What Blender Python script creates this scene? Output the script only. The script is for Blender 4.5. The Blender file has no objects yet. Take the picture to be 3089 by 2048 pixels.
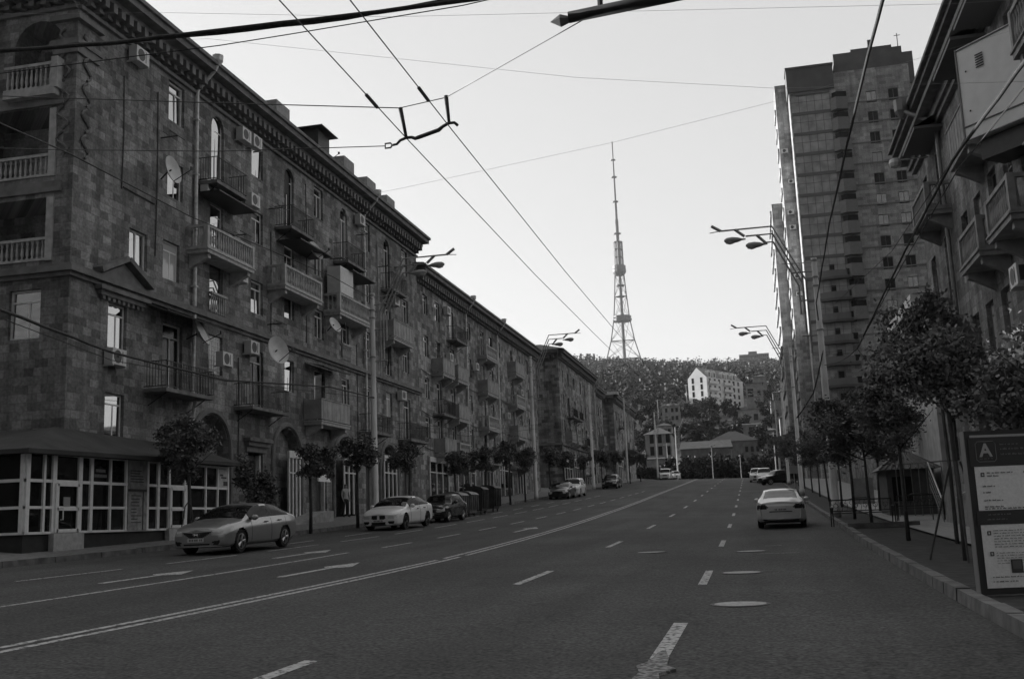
import bpy, bmesh, math, random
from mathutils import Vector, Matrix
random.seed(7)
S = bpy.context.scene
COL = S.collection
R = math.radians
# ------------------------------------------------------------------ camera, world, sun, exposure
EYE = Vector((0, 0, 1.6))
cam_d = bpy.data.cameras.new('camera'); cam = bpy.data.objects.new('camera', cam_d); COL.objects.link(cam)
rot = Matrix(((0.97326386, 0.07530886, 0.21699318), (0.2264914, -0.15755144, -0.96118634), (-0.03819826, 0.98463502, -0.17039593)))
cam.matrix_world = Matrix.Translation(EYE) @ rot.to_4x4()
cam_d.sensor_width = 36; cam_d.lens = 36.84; cam_d.clip_end = 6000; cam_d.clip_start = 0.2
S.camera = cam
SUN_AZ, SUN_EL = 72.0, 9.0           # degrees: azimuth from +Y towards -X
w = bpy.data.worlds.new('World'); S.world = w; w.use_nodes = True
nt = w.node_tree; bg = nt.nodes['Background']
sky = nt.nodes.new('ShaderNodeTexSky'); sky.sky_type = 'NISHITA'; sky.sun_disc = False
sky.sun_elevation = R(SUN_EL); sky.sun_rotation = R(-SUN_AZ); sky.air_density = 1.0; sky.dust_density = 2.5; sky.altitude = 900
bw = nt.nodes.new('ShaderNodeRGBToBW')
pw = nt.nodes.new('ShaderNodeMath'); pw.operation = 'POWER'; pw.inputs[1].default_value = .3      # monochrome film response of the sky
nt.links.new(sky.outputs[0], bw.inputs[0]); nt.links.new(bw.outputs[0], pw.inputs[0]); nt.links.new(pw.outputs[0], bg.inputs[0])
bg.inputs[1].default_value = 0.123
sd = bpy.data.lights.new('sun', 'SUN'); sd.energy = 2.2; sd.angle = R(0.5); sd.color = (1, 1, 1)
so = bpy.data.objects.new('sun', sd); COL.objects.link(so)
sdir = Vector((-math.sin(R(SUN_AZ)) * math.cos(R(SUN_EL)), math.cos(R(SUN_AZ)) * math.cos(R(SUN_EL)), math.sin(R(SUN_EL))))
so.rotation_euler = sdir.to_track_quat('Z', 'Y').to_euler(); so.location = (-60, 20, 80)
S.view_settings.view_transform = 'Standard'; S.view_settings.look = 'None'; S.view_settings.exposure = 2.3; S.view_settings.gamma = 1
S.render.engine = 'CYCLES'
S.cycles.max_bounces = 5; S.cycles.diffuse_bounces = 3; S.cycles.glossy_bounces = 3; S.cycles.transparent_max_bounces = 6
# ------------------------------------------------------------------ materials
MATS = {}
def mat(name, c, rough=.8, metal=0., var=0., scale=3., bump=0., coat=0., spec=.5, detail=4, stretch=None):
    if name in MATS: return MATS[name]
    m = bpy.data.materials.new(name); m.use_nodes = True; n = m.node_tree; b = n.nodes['Principled BSDF']
    b.inputs['Base Color'].default_value = (c, c, c, 1); b.inputs['Roughness'].default_value = rough
    b.inputs['Metallic'].default_value = metal; b.inputs['Coat Weight'].default_value = coat; b.inputs['Specular IOR Level'].default_value = spec
    if var or bump:
        tc = n.nodes.new('ShaderNodeTexCoord'); no = n.nodes.new('ShaderNodeTexNoise'); no.inputs['Scale'].default_value = scale; no.inputs['Detail'].default_value = detail
        src = tc.outputs['Object']
        if stretch:
            mp = n.nodes.new('ShaderNodeMapping'); mp.inputs['Scale'].default_value = stretch; n.links.new(src, mp.inputs[0]); src = mp.outputs[0]
        n.links.new(src, no.inputs['Vector'])
        if var:
            mr = n.nodes.new('ShaderNodeMapRange'); mr.inputs[1].default_value = .3; mr.inputs[2].default_value = .7
            mr.inputs[3].default_value = c * (1 - var); mr.inputs[4].default_value = c * (1 + var)
            n.links.new(no.outputs[0], mr.inputs[0]); n.links.new(mr.outputs[0], b.inputs['Base Color'])
        if bump:
            bp = n.nodes.new('ShaderNodeBump'); bp.inputs['Strength'].default_value = bump; bp.inputs['Distance'].default_value = .05
            n.links.new(no.outputs[0], bp.inputs['Height']); n.links.new(bp.outputs[0], b.inputs['Normal'])
    MATS[name] = m; return m
def stone(name, c, bwid=.62, bht=.34, contrast=.45, stain=.25, seed=0., mort=.8):
    m = bpy.data.materials.new(name); m.use_nodes = True; n = m.node_tree; b = n.nodes['Principled BSDF']; L = n.links.new
    g = n.nodes.new('ShaderNodeNewGeometry'); sx = n.nodes.new('ShaderNodeSeparateXYZ'); L(g.outputs['Position'], sx.inputs[0])
    ad = n.nodes.new('ShaderNodeMath'); ad.operation = 'ADD'; L(sx.outputs[0], ad.inputs[0]); L(sx.outputs[1], ad.inputs[1])
    cb = n.nodes.new('ShaderNodeCombineXYZ'); L(ad.outputs[0], cb.inputs[0]); L(sx.outputs[2], cb.inputs[1]); cb.inputs[2].default_value = seed
    br = n.nodes.new('ShaderNodeTexBrick'); br.inputs['Scale'].default_value = 1; br.inputs['Brick Width'].default_value = bwid; br.inputs['Row Height'].default_value = bht
    br.inputs['Mortar Size'].default_value = .012; br.inputs['Mortar Smooth'].default_value = .3; br.offset = .45; br.squash = .75; br.squash_frequency = 3
    br.inputs['Color1'].default_value = (c * (1 - contrast),) * 3 + (1,); br.inputs['Color2'].default_value = (c * (1 + contrast),) * 3 + (1,)
    br.inputs['Mortar'].default_value = (c * mort,) * 3 + (1,); L(cb.outputs[0], br.inputs[0])
    no = n.nodes.new('ShaderNodeTexNoise'); no.inputs['Scale'].default_value = .35; no.inputs['Detail'].default_value = 6; L(cb.outputs[0], no.inputs['Vector'])
    mp = n.nodes.new('ShaderNodeMapping'); mp.inputs['Scale'].default_value = (1.6, .12, 1); L(cb.outputs[0], mp.inputs[0])
    n2 = n.nodes.new('ShaderNodeTexNoise'); n2.inputs['Scale'].default_value = 1.2; n2.inputs['Detail'].default_value = 5; L(mp.outputs[0], n2.inputs['Vector'])
    n3 = n.nodes.new('ShaderNodeTexNoise'); n3.inputs['Scale'].default_value = 9; n3.inputs['Detail'].default_value = 5; L(cb.outputs[0], n3.inputs['Vector'])
    def rng(src, lo, hi):
        r = n.nodes.new('ShaderNodeMapRange'); r.inputs[1].default_value = .3; r.inputs[2].default_value = .7; r.inputs[3].default_value = lo; r.inputs[4].default_value = hi; L(src, r.inputs[0]); return r.outputs[0]
    def mul(a, bb):
        r = n.nodes.new('ShaderNodeMath'); r.operation = 'MULTIPLY'; L(a, r.inputs[0]); L(bb, r.inputs[1]); return r.outputs[0]
    f = mul(mul(rng(no.outputs[0], 1 - stain, 1 + stain), rng(n2.outputs[0], 1 - stain * 1.2, 1 + stain * .9)), rng(n3.outputs[0], .72, 1.28))
    vm = n.nodes.new('ShaderNodeVectorMath'); vm.operation = 'SCALE'; L(br.outputs['Color'], vm.inputs[0]); L(f, vm.inputs['Scale'])
    L(vm.outputs[0], b.inputs['Base Color']); b.inputs['Roughness'].default_value = .9; b.inputs['Specular IOR Level'].default_value = .2
    bp = n.nodes.new('ShaderNodeBump'); bp.inputs['Strength'].default_value = .5; bp.inputs['Distance'].default_value = .02
    ad2 = n.nodes.new('ShaderNodeMath'); ad2.operation = 'SUBTRACT'; L(n3.outputs[0], ad2.inputs[0]); L(br.outputs['Fac'], ad2.inputs[1])
    L(ad2.outputs[0], bp.inputs['Height']); L(bp.outputs[0], b.inputs['Normal'])
    MATS[name] = m; return m
def asphalt():
    m = bpy.data.materials.new('asphalt'); m.use_nodes = True; n = m.node_tree; b = n.nodes['Principled BSDF']; L = n.links.new
    g = n.nodes.new('ShaderNodeNewGeometry')
    def noise(scale, detail, st=None):
        no = n.nodes.new('ShaderNodeTexNoise'); no.inputs['Scale'].default_value = scale; no.inputs['Detail'].default_value = detail
        if st:
            mp = n.nodes.new('ShaderNodeMapping'); mp.inputs['Scale'].default_value = st; L(g.outputs['Position'], mp.inputs[0]); L(mp.outputs[0], no.inputs['Vector'])
        else: L(g.outputs['Position'], no.inputs['Vector'])
        return no.outputs[0]
    def rng(src, lo, hi, a=.3, c=.7):
        r = n.nodes.new('ShaderNodeMapRange'); r.inputs[1].default_value = a; r.inputs[2].default_value = c; r.inputs[3].default_value = lo; r.inputs[4].default_value = hi; L(src, r.inputs[0]); return r.outputs[0]
    def mul(a, bb):
        r = n.nodes.new('ShaderNodeMath'); r.operation = 'MULTIPLY'; L(a, r.inputs[0]); L(bb, r.inputs[1]); return r.outputs[0]
    vo = n.nodes.new('ShaderNodeTexVoronoi'); vo.feature = 'DISTANCE_TO_EDGE'; vo.inputs['Scale'].default_value = .35; wv = n.nodes.new('ShaderNodeVectorMath'); wv.operation = 'ADD'; nz = n.nodes.new('ShaderNodeTexNoise'); nz.inputs['Scale'].default_value = 1.5; nz.inputs['Detail'].default_value = 5; L(g.outputs['Position'], nz.inputs['Vector']); L(g.outputs['Position'], wv.inputs[0]); L(nz.outputs['Color'], wv.inputs[1]); L(wv.outputs[0], vo.inputs['Vector'])
    crack = rng(vo.outputs['Distance'], .72, 1., .0, .014)
    f = mul(mul(mul(rng(noise(24, 3), .3, 1.7), crack), rng(noise(.9, 6, (1, .08, 1)), .78, 1.22)), mul(rng(noise(9, 4), .82, 1.18), rng(noise(.22, 6), .74, 1.2)))
    v = n.nodes.new('ShaderNodeMath'); v.operation = 'MULTIPLY'; L(f, v.inputs[0]); v.inputs[1].default_value = .068
    L(v.outputs[0], b.inputs['Base Color']); b.inputs['Roughness'].default_value = .85; b.inputs['Specular IOR Level'].default_value = .3
    bp = n.nodes.new('ShaderNodeBump'); bp.inputs['Strength'].default_value = .4; bp.inputs['Distance'].default_value = .01; L(noise(60, 2), bp.inputs['Height']); L(bp.outputs[0], b.inputs['Normal'])
    MATS['asphalt'] = m; return m
def paint(name, c, rough=.35, metal=.6): return mat(name, c, rough, metal, var=.06, scale=2, coat=.6)
def worn(name, c, lo=.45):
    m = bpy.data.materials.new(name); m.use_nodes = True; n = m.node_tree; b = n.nodes['Principled BSDF']; L = n.links.new
    g = n.nodes.new('ShaderNodeNewGeometry'); no = n.nodes.new('ShaderNodeTexNoise'); no.inputs['Scale'].default_value = 14; no.inputs['Detail'].default_value = 6; L(g.outputs['Position'], no.inputs['Vector'])
    r = n.nodes.new('ShaderNodeMapRange'); r.inputs[1].default_value = lo; r.inputs[2].default_value = lo + .12; r.inputs[3].default_value = .06; r.inputs[4].default_value = c
    L(no.outputs[0], r.inputs[0]); L(r.outputs[0], b.inputs['Base Color']); b.inputs['Roughness'].default_value = .8
    MATS[name] = m; return m
asphalt()
STONE = stone('tuff_blocks', .21, .5, .29, .42, .28)
STONE2 = stone('tuff_blocks_worn', .24, .6, .33, .5, .35, 3.)
STONE3 = stone('tuff_blocks_far', .22, .7, .38, .5, .35, 7.)
STONER = stone('tuff_blocks_right', .2, .6, .34, .35, .35, 11.)
HRISE = stone('tuff_cladding_tower', .36, .9, .45, .3, .22, 5., .9)
TRIM = mat('stone_trim', .17, .85, var=.3, scale=2.5, bump=.3)
TRIML = mat('pale_plaster_trim', .42, .8, var=.25, scale=4, bump=.2)
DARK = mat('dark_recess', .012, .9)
DARKM = mat('dark_metal', .03, .5, .4, var=.2, scale=8)
ROOF = mat('roof_sheet', .06, .6, .2, var=.3, scale=1.5)
PIPE = mat('galvanised_pipe', .62, .45, .1, var=.25, scale=5)
WFRAME = mat('white_frame', .72, .5, var=.12, scale=6)
GFRAME = mat('grey_frame', .16, .6, var=.2, scale=6)
CONC = mat('concrete', .3, .85, var=.22, scale=4, bump=.3)
POLE = mat('pole_concrete', .5, .8, var=.2, scale=3, bump=.2, stretch=(1, 1, .3))
PANEL = mat('balcony_panel', .3, .7, var=.25, scale=2)
ACW = mat('appliance_white', .55, .4, var=.1, scale=4)
GRILL = mat('fan_grille', .05, .5)
def glass(name, c, ior, rough=.02, wav=.02):
    m = bpy.data.materials.new(name); m.use_nodes = True; n = m.node_tree; b = n.nodes['Principled BSDF']
    b.inputs['Base Color'].default_value = (c, c, c, 1); b.inputs['Roughness'].default_value = rough; b.inputs['IOR'].default_value = ior
    g = n.nodes.new('ShaderNodeNewGeometry'); no = n.nodes.new('ShaderNodeTexNoise'); no.inputs['Scale'].default_value = 1.3; n.links.new(g.outputs['Position'], no.inputs['Vector'])
    bp = n.nodes.new('ShaderNodeBump'); bp.inputs['Strength'].default_value = wav; n.links.new(no.outputs[0], bp.inputs['Height']); n.links.new(bp.outputs[0], b.inputs['Normal'])
    MATS[name] = m; return m
GL_SKY = glass('window_glass', .5, 1.5, wav=.06); GL_SKY.node_tree.nodes['Principled BSDF'].inputs['Metallic'].default_value = 1
GL_DARK = glass('dark_window_glass', .012, 1.35, .15)
GL_CURT = glass('curtained_window', .45, 1.7, .1)
GL_SHOP = glass('shop_glass', .012, 1.4, .03)
CARSIDE = mat('car_side_glass', .012, .25, spec=.12); CARGL = glass('car_glass', .012, 1.38, .02, .0)
# ------------------------------------------------------------------ object helpers
ORI = {}
def tag(o, label=None, cat=None, group=None, kind=None):
    if label: o['label'] = label
    if cat: o['category'] = cat
    if group: o['group'] = group
    if kind: o['kind'] = kind
    return o
def empty(name, loc=(0, 0, 0), rz=0., rx=0.):
    o = bpy.data.objects.new(name, None); COL.objects.link(o); o.location = loc; o.rotation_euler = (rx, 0, rz); o.empty_display_size = .3
    ORI[o.name] = Vector(loc) if not (rz or rx) else None
    return o
def thing(name, label, cat, loc=(0, 0, 0), rz=0., group=None, rx=0.):
    return tag(empty(name, loc, rz, rx), label, cat, group)
class MB:
    def __init__(s): s.v = []; s.f = []; s.m = []
    def add(s, vs, fs, mi=0):
        k = len(s.v); s.v += [tuple(p) for p in vs]; s.f += [tuple(i + k for i in f) for f in fs]; s.m += [mi] * len(fs); return s
    def box(s, x0, x1, y0, y1, z0, z1, mi=0):
        return s.add([(x0, y0, z0), (x1, y0, z0), (x1, y1, z0), (x0, y1, z0), (x0, y0, z1), (x1, y0, z1), (x1, y1, z1), (x0, y1, z1)],
                     [(0, 3, 2, 1), (4, 5, 6, 7), (0, 1, 5, 4), (1, 2, 6, 5), (2, 3, 7, 6), (3, 0, 4, 7)], mi)
    def quad(s, a, b, c, d, mi=0): return s.add([a, b, c, d], [(0, 1, 2, 3)], mi)
    def prism(s, poly, z0, z1, mi=0):
        n = len(poly); vs = [(x, y, z0) for x, y in poly] + [(x, y, z1) for x, y in poly]
        return s.add(vs, [tuple(range(n))[::-1], tuple(range(n, 2 * n))] + [(i, (i + 1) % n, n + (i + 1) % n, n + i) for i in range(n)], mi)
    def extr(s, poly, axis, a, b, mi=0):
        # poly of 2-tuples in the two other axes, extruded along axis
        n = len(poly)
        def P(p, t):
            if axis == 'x': return (t, p[0], p[1])
            if axis == 'y': return (p[0], t, p[1])
            return (p[0], p[1], t)
        vs = [P(p, a) for p in poly] + [P(p, b) for p in poly]
        return s.add(vs, [tuple(range(n)), tuple(range(n, 2 * n))[::-1]] + [(i, n + i, n + (i + 1) % n, (i + 1) % n) for i in range(n)], mi)
    def tube(s, pts, r, n=6, cap=True, mi=0):
        pts = [Vector(p) for p in pts]; N = len(pts); rs = r if isinstance(r, (list, tuple)) else [r] * N
        vs = []; prev = None
        for i, p in enumerate(pts):
            d = (pts[min(i + 1, N - 1)] - pts[max(i - 1, 0)]).normalized()
            if prev is None:
                a = d.cross(Vector((0, 0, 1)) if abs(d.z) < .9 else Vector((1, 0, 0))).normalized()
            else: a = (prev - d * prev.dot(d)).normalized()
            prev = a; b = d.cross(a)
            for k in range(n):
                t = 2 * math.pi * k / n; vs.append(p + (a * math.cos(t) + b * math.sin(t)) * rs[i])
        fs = [(i * n + k, i * n + (k + 1) % n, (i + 1) * n + (k + 1) % n, (i + 1) * n + k) for i in range(N - 1) for k in range(n)]
        if cap: fs += [tuple(range(n))[::-1], tuple(range((N - 1) * n, N * n))]
        return s.add(vs, fs, mi)
    def lathe(s, c, prof, n=12, axis='z', mi=0):
        vs = []; fs = []
        for r, h in prof:
            for k in range(n):
                t = 2 * math.pi * k / n; a, b = r * math.cos(t), r * math.sin(t)
                vs.append({'z': (c[0] + a, c[1] + b, c[2] + h), 'y': (c[0] + a, c[1] + h, c[2] + b), 'x': (c[0] + h, c[1] + a, c[2] + b)}[axis])
        for i in range(len(prof) - 1):
            for k in range(n): fs.append((i * n + k, i * n + (k + 1) % n, (i + 1) * n + (k + 1) % n, (i + 1) * n + k))
        fs += [tuple(range(n))[::-1], tuple(range((len(prof) - 1) * n, len(prof) * n))]
        return s.add(vs, fs, mi)
    def xf(s, M, start=0):
        s.v[start:] = [tuple(M @ Vector(p)) for p in s.v[start:]]; return s
    def mesh(s, name, mats, smooth=False):
        me = bpy.data.meshes.new(name); me.from_pydata(s.v, [], s.f)
        mats = mats if isinstance(mats, (list, tuple)) else [mats]
        for m in mats: me.materials.append(m)
        if len(mats) > 1: me.polygons.foreach_set('material_index', s.m)
        if smooth: me.polygons.foreach_set('use_smooth', [True] * len(me.polygons))
        me.update(); return me
    def build(s, name, mats, parent=None, smooth=False):
        o = bpy.data.objects.new(name, s.mesh(name, mats, smooth)); COL.objects.link(o)
        if parent:
            o.parent = parent; og = ORI.get(parent.name)
            if og is not None:
                if parent.type == 'EMPTY': o.location = -og
            ORI[o.name] = None
        return o
def inst(me, name, M, parent, origin):
    o = bpy.data.objects.new(name, me); COL.objects.link(o); o.parent = parent
    o.matrix_local = Matrix.Translation(-Vector(origin)) @ M if origin is not None else M
    return o
def top(name, mb, mats, label, cat, group=None, kind=None, smooth=False):
    return tag(mb.build(name, mats, None, smooth), label, cat, group, kind)
def copy_tree(o, parent=None):
    c = o.copy(); COL.objects.link(c); c.parent = parent
    for ch in [k for k in list(o.children)]: copy_tree(ch, c)
    return c
class Fr:       # a facade frame: u along the wall, n outward
    def __init__(s, o, u): s.o = Vector((o[0], o[1], 0)); s.u = Vector((u[0], u[1], 0)).normalized(); s.n = Vector((s.u.y, -s.u.x, 0))
    def P(s, u, z, d=0.): return s.o + s.u * u + s.n * d + Vector((0, 0, z))
    def M(s, u, z, d=0.):
        p = s.P(u, z, d); m = Matrix((s.u, -s.n, Vector((0, 0, 1)))).transposed().to_4x4(); m.translation = p; return m
    def box(s, mb, u0, u1, z0, z1, d0, d1, mi=0):
        k = len(mb.v); mb.box(u0, u1, -d1, -d0, z0, z1, mi)
        mb.v[k:] = [tuple(s.P(x, z, -y)) for x, y, z in mb.v[k:]]; return mb
def hermite(xs, ys):
    n = len(xs); m = []
    for i in range(n):
        if i == 0: m.append((ys[1] - ys[0]) / (xs[1] - xs[0]))
        elif i == n - 1: m.append((ys[-1] - ys[-2]) / (xs[-1] - xs[-2]))
        else:
            a = (ys[i] - ys[i - 1]) / (xs[i] - xs[i - 1]); b = (ys[i + 1] - ys[i]) / (xs[i + 1] - xs[i])
            m.append(0 if a * b <= 0 else 2 * a * b / (a + b))
    def f(x):
        if x <= xs[0]: return ys[0]
        if x >= xs[-1]: return ys[-1]
        i = max(k for k in range(n) if xs[k] <= x); i = min(i, n - 2); h = xs[i + 1] - xs[i]; t = (x - xs[i]) / h
        return (2*t**3-3*t*t+1)*ys[i] + (t**3-2*t*t+t)*h*m[i] + (-2*t**3+3*t*t)*ys[i+1] + (t**3-t*t)*h*m[i+1]
    return f
# ------------------------------------------------------------------ ground profile
def gz(y):
    y0 = min(y, 90.) / 100
    z = ((-1.233 * y0 + 4.115) * y0 + .2196) * y0 + .2068
    if y > 90: z += .0463 * (min(y, 185.) - 90)
    if y > 185: t = min(y, 215.) - 185; z += .0463 * (t - t * t / 30 * .65)
    if y > 215: z -= .0139 * (min(y, 240.) - 215)
    return z
def GZ(x, y): return gz(y) + .025 * max(0., min(24., -1 - x))
def lerp_tab(t, y):
    for (a, b), (c, d) in zip(t, t[1:]):
        if y <= c: return b + (d - b) * max(0, (y - a)) / (c - a)
    return t[-1][1]
YS = [-12 + 1.5 * i for i in range(36)] + [42 + 3 * i for i in range(69)]
def strip(mb, xa, xb, dz, ys, nx=1, fn=GZ):
    k = len(mb.v)
    for y in ys:
        a, b = xa(y) if callable(xa) else xa, xb(y) if callable(xb) else xb
        for i in range(nx + 1): x = a + (b - a) * i / nx; mb.v.append((x, y, fn(x, y) + dz))
    for j in range(len(ys) - 1):
        for i in range(nx):
            a = k + j * (nx + 1) + i; mb.f.append((a, a + 1, a + nx + 2, a + nx + 1)); mb.m.append(0)
KR = [(-12, 2.3), (11, 2.4), (29, 2.65), (42, 2.9), (60, 3.0), (250, 3.0)]     # right kerb line
kr = lambda y: lerp_tab(KR, y)
KL = -18.9
mb = MB(); strip(mb, KL, -1, 0, YS, 6); strip(mb, -1, kr, 0, YS, 2); top('road', mb, MATS['asphalt'], 'dark worn asphalt road climbing to a crest', 'road', kind='structure')
# terrain sheet reaching the horizon
def terr(x, y):
    if y < 240: z = GZ(max(x, -25), y) - .06 if -26 < x < 9 else gz(y) + (.55 if x < 0 else .1)
    else:
        z = lerp_tab([(240, gz(240) - .1), (262, gz(240) + .4), (300, 15), (360, 27), (450, 44), (600, 66), (800, 98), (1000, 130), (1250, 176), (1400, 194), (1500, 203), (1700, 206), (2600, 150), (4200, 100)], y)
        k = min(1, (y - 240) / 400); z -= .05 * (x + 90) * min(1., y / 1400) * k
        z += k * (5 * math.sin(x * .013 + y * .004) + 3 * math.sin(x * .041 - y * .017)) * min(1, y / 900)
    return z
mb = MB(); gx = [-3000, -1500, -900, -600, -450, -350, -280, -230, -190, -160, -130, -105, -85, -68, -55, -45, -36, -28, -25.9, -22, -19, -10, -1, 3, 6, 8.9, 14, 24, 36, 50, 68, 90, 120, 160, 230, 330, 500, 900, 1500, 3000]
gy = [-2500, -600, -150, -40] + [-12 + 12 * i for i in range(21)] + [240.01, 250, 262, 280, 300, 330, 360, 400, 450, 520, 600, 700, 800, 900, 1000, 1100, 1200, 1300, 1400, 1500, 1600, 1700, 2100, 2600, 3300, 4200]
gy = sorted(gy); nxg = len(gx)
mb.v = [(x, y, terr(x, y)) for y in gy for x in gx]
mb.f = [(j * nxg + i, j * nxg + i + 1, (j + 1) * nxg + i + 1, (j + 1) * nxg + i) for j in range(len(gy) - 1) for i in range(nxg - 1)]; mb.m = [0] * len(mb.f)
top('ground', mb, mat('dry_earth', .085, .95, var=.35, scale=.3), 'dark ground and wooded hillside terrain', 'ground', kind='structure')
# pavements, kerbs, planting strip
swz = lambda x, y: GZ(x, y) + .15 + (.06 * max(0, -19.4 - x))
mb = MB(); strip(mb, -40, KL - .2, 0, [y for y in YS if y <= 240], 5, swz)
top('pavement_left', mb, mat('pavement_grey', .17, .9, var=.3, scale=6, bump=.3), 'grey pavement along the left facades', 'pavement', kind='structure')
mb = MB(); strip(mb, lambda y: 4.7, lambda y: 12, .15, YS, 2)
top('pavement_right', mb, mat('pavement_pale', .3, .9, var=.2, scale=5, bump=.3), 'pale pavement behind the planting strip', 'pavement', kind='structure')
mb = MB(); strip(mb, lambda y: kr(y) + .25, 4.7, .10, YS, 3)
top('planting_strip', mb, mat('dark_soil', .03, .95, var=.5, scale=4, bump=.6), 'strip of dark soil between kerb and pavement', 'planting strip', kind='structure')
def kerb(name, xf, wd, h, label, side, ys):
    mb = MB(); k = 0
    for j, y in enumerate(ys[:-1]):
        y1 = ys[j + 1] - .03; a, b = xf(y), xf(y1); jog = random.uniform(-.012, .012); h0 = h + random.uniform(-.012, .012)
        p = []
        for yy, xx in ((y, a), (y1, b)):
            x0, x1 = xx + jog, xx + side * wd; zr = GZ(xx, yy)
            p += [(x0, yy, zr - .1), (x0 + side * .02, yy, zr + h0), (x1, yy, zr + h0), (x1, yy, zr - .1)]
        mb.add(p, [(0, 1, 5, 4), (1, 2, 6, 5), (2, 3, 7, 6), (0, 3, 2, 1), (4, 5, 6, 7)])
    top(name, mb, mat('kerb_stone', .13, .85, var=.45, scale=3, bump=.6), label, 'kerb', kind='structure')
kerb('kerb_right', kr, .2, .16, 'pale stone kerb on the right', 1, [y for y in [-12 + 1.05 * i for i in range(240)] if not 37.5 < y < 38.5])
kerb('kerb_left', lambda y: KL, -.22 * -1, .16, 'stone kerb on the left', -1, [-12 + 2.1 * i for i in range(120)])
# ------------------------------------------------------------------ road markings (thin sheets 4 mm proud)
CL = [(-12, -8.0), (10, -8.05), (26, -7.9), (35, -8.1), (63, -8.75), (94, -9.15), (215, -10.4)]
cl = lambda y: lerp_tab(CL, y)
def line(mb, xf, wd, y0, y1, dz=.005, step=1.5):
    n = max(1, int((y1 - y0) / step)); ys = [y0 + (y1 - y0) * i / n for i in range(n + 1)]
    strip(mb, lambda y: (xf(y) if callable(xf) else xf) - wd / 2, lambda y: (xf(y) if callable(xf) else xf) + wd / 2, dz, ys)
PW = worn('road_paint', .5, .38); PWF = worn('road_paint_faded', .3, .44)
mb = MB()
for o in (-.13, .13):
    line(mb, lambda y: cl(y) + o, .12, -6, 26.6 + o * 5); line(mb, lambda y: cl(y) + o, .12, 27.3 + o * 5, 205)
top('centre_line_marking', mb, PW, 'double white centre line', 'road marking', kind='structure')
mb = MB()
for k in range(-1, 14):
    y = 18.85 + 12.5 * k
    line(mb, lambda y: -4.3 - .006 * (y - 10), .15, y, y + 3.4)
    if k >= 0: line(mb, lambda y: -.98 - .007 * (y - 9), .15, y, y + 3.4)
line(mb, lambda y: -1.02, .17, 6.5, 13.2)
top('lane_dash_marking', mb, PW, 'white lane dashes on the right carriageway', 'road marking', kind='structure')
mb = MB()
line(mb, lambda y: -11.6 - .015 * (y - 14), .11, 6, 29.5)
for k in range(14): line(mb, lambda y: -11.7, .11, 32 + 6 * k, 35 + 6 * k)
for k in range(16): line(mb, lambda y: -14.6 + .03 * min(0, y - 40), .1, 14 + 5.5 * k, 17.6 + 5.5 * k)
line(mb, lambda y: -16.4, .1, 12, 14.5)
for k in range(10): line(mb, lambda y: -16.2, .1, 34 + 6 * k, 37 + 6 * k)
for dx, y0, L_ in ((-9.8, 20.6, 4.6), (-12.9, 19, 3.6), (-9.7, 42, 4.4), (-13, 27, 4.)):
    line(mb, dx, .16, y0, y0 + L_ * .62)
    a = [(dx - .16, y0 + L_ * .6), (dx + .16, y0 + L_ * .6), (dx + .4, y0 + L_ * .66), (dx, y0 + L_), (dx - .3, y0 + L_ * .66)]
    mb.add([(x, y, GZ(x, y) + .007) for x, y in a], [(0, 1, 2, 3, 4)])
top('left_lane_marking', mb, PW, 'white lines and arrows on the left carriageway', 'road marking', kind='structure')
mb = MB()
mb.prism([(-1.14, 8.6), (-.95, 8.5), (-.9, 9.0), (-.93, 9.25), (-.8, 9.5), (-.9, 9.72), (-.92, 10.2), (-1.0, 10.8), (-1.06, 10.6), (-1.08, 10.0), (-1.17, 9.7), (-1.1, 9.3)], GZ(0, 8.5) + .006, GZ(0, 10.9) + .012)
for x0, x1, y in ((.1, .55, 31.), (-.1, .9, 27.5)): line(mb, (x0 + x1) / 2, abs(x1 - x0), y, y + .12, .004)
top('faded_marking', mb, PWF, 'faded worn paint marks', 'road marking', kind='structure')
MH = mat('manhole_metal', .42, .75, .2, var=.3, scale=12, bump=.4)
for (x, y, t) in ((-.35, 15.4, 'nearest pale round manhole cover in the right lanes'), (-.42, 21.5, 'second pale manhole cover beyond the nearest one'),
                  (-.28, 28.7, 'third manhole cover close behind the silver parked sedan'), (-2.9, 28.8, 'manhole cover in the middle lane right of the centre line')):
    z = GZ(x, y) + .004; e = thing('manhole_cover', t, 'manhole cover', (x, y, z), group='manhole covers in the road')
    mb = MB(); mb.lathe((x, y, z), [(.36, -.02), (.36, .006), (.33, .008), (.0, .008)], 24); mb.build('lid', MH, e)
    mb = MB(); mb.lathe((x, y, z - .012), [(.42, 0), (.42, .014), (.37, .016)], 24); mb.build('frame', mat('cast_iron', .1, .7, .3), e)
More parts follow.
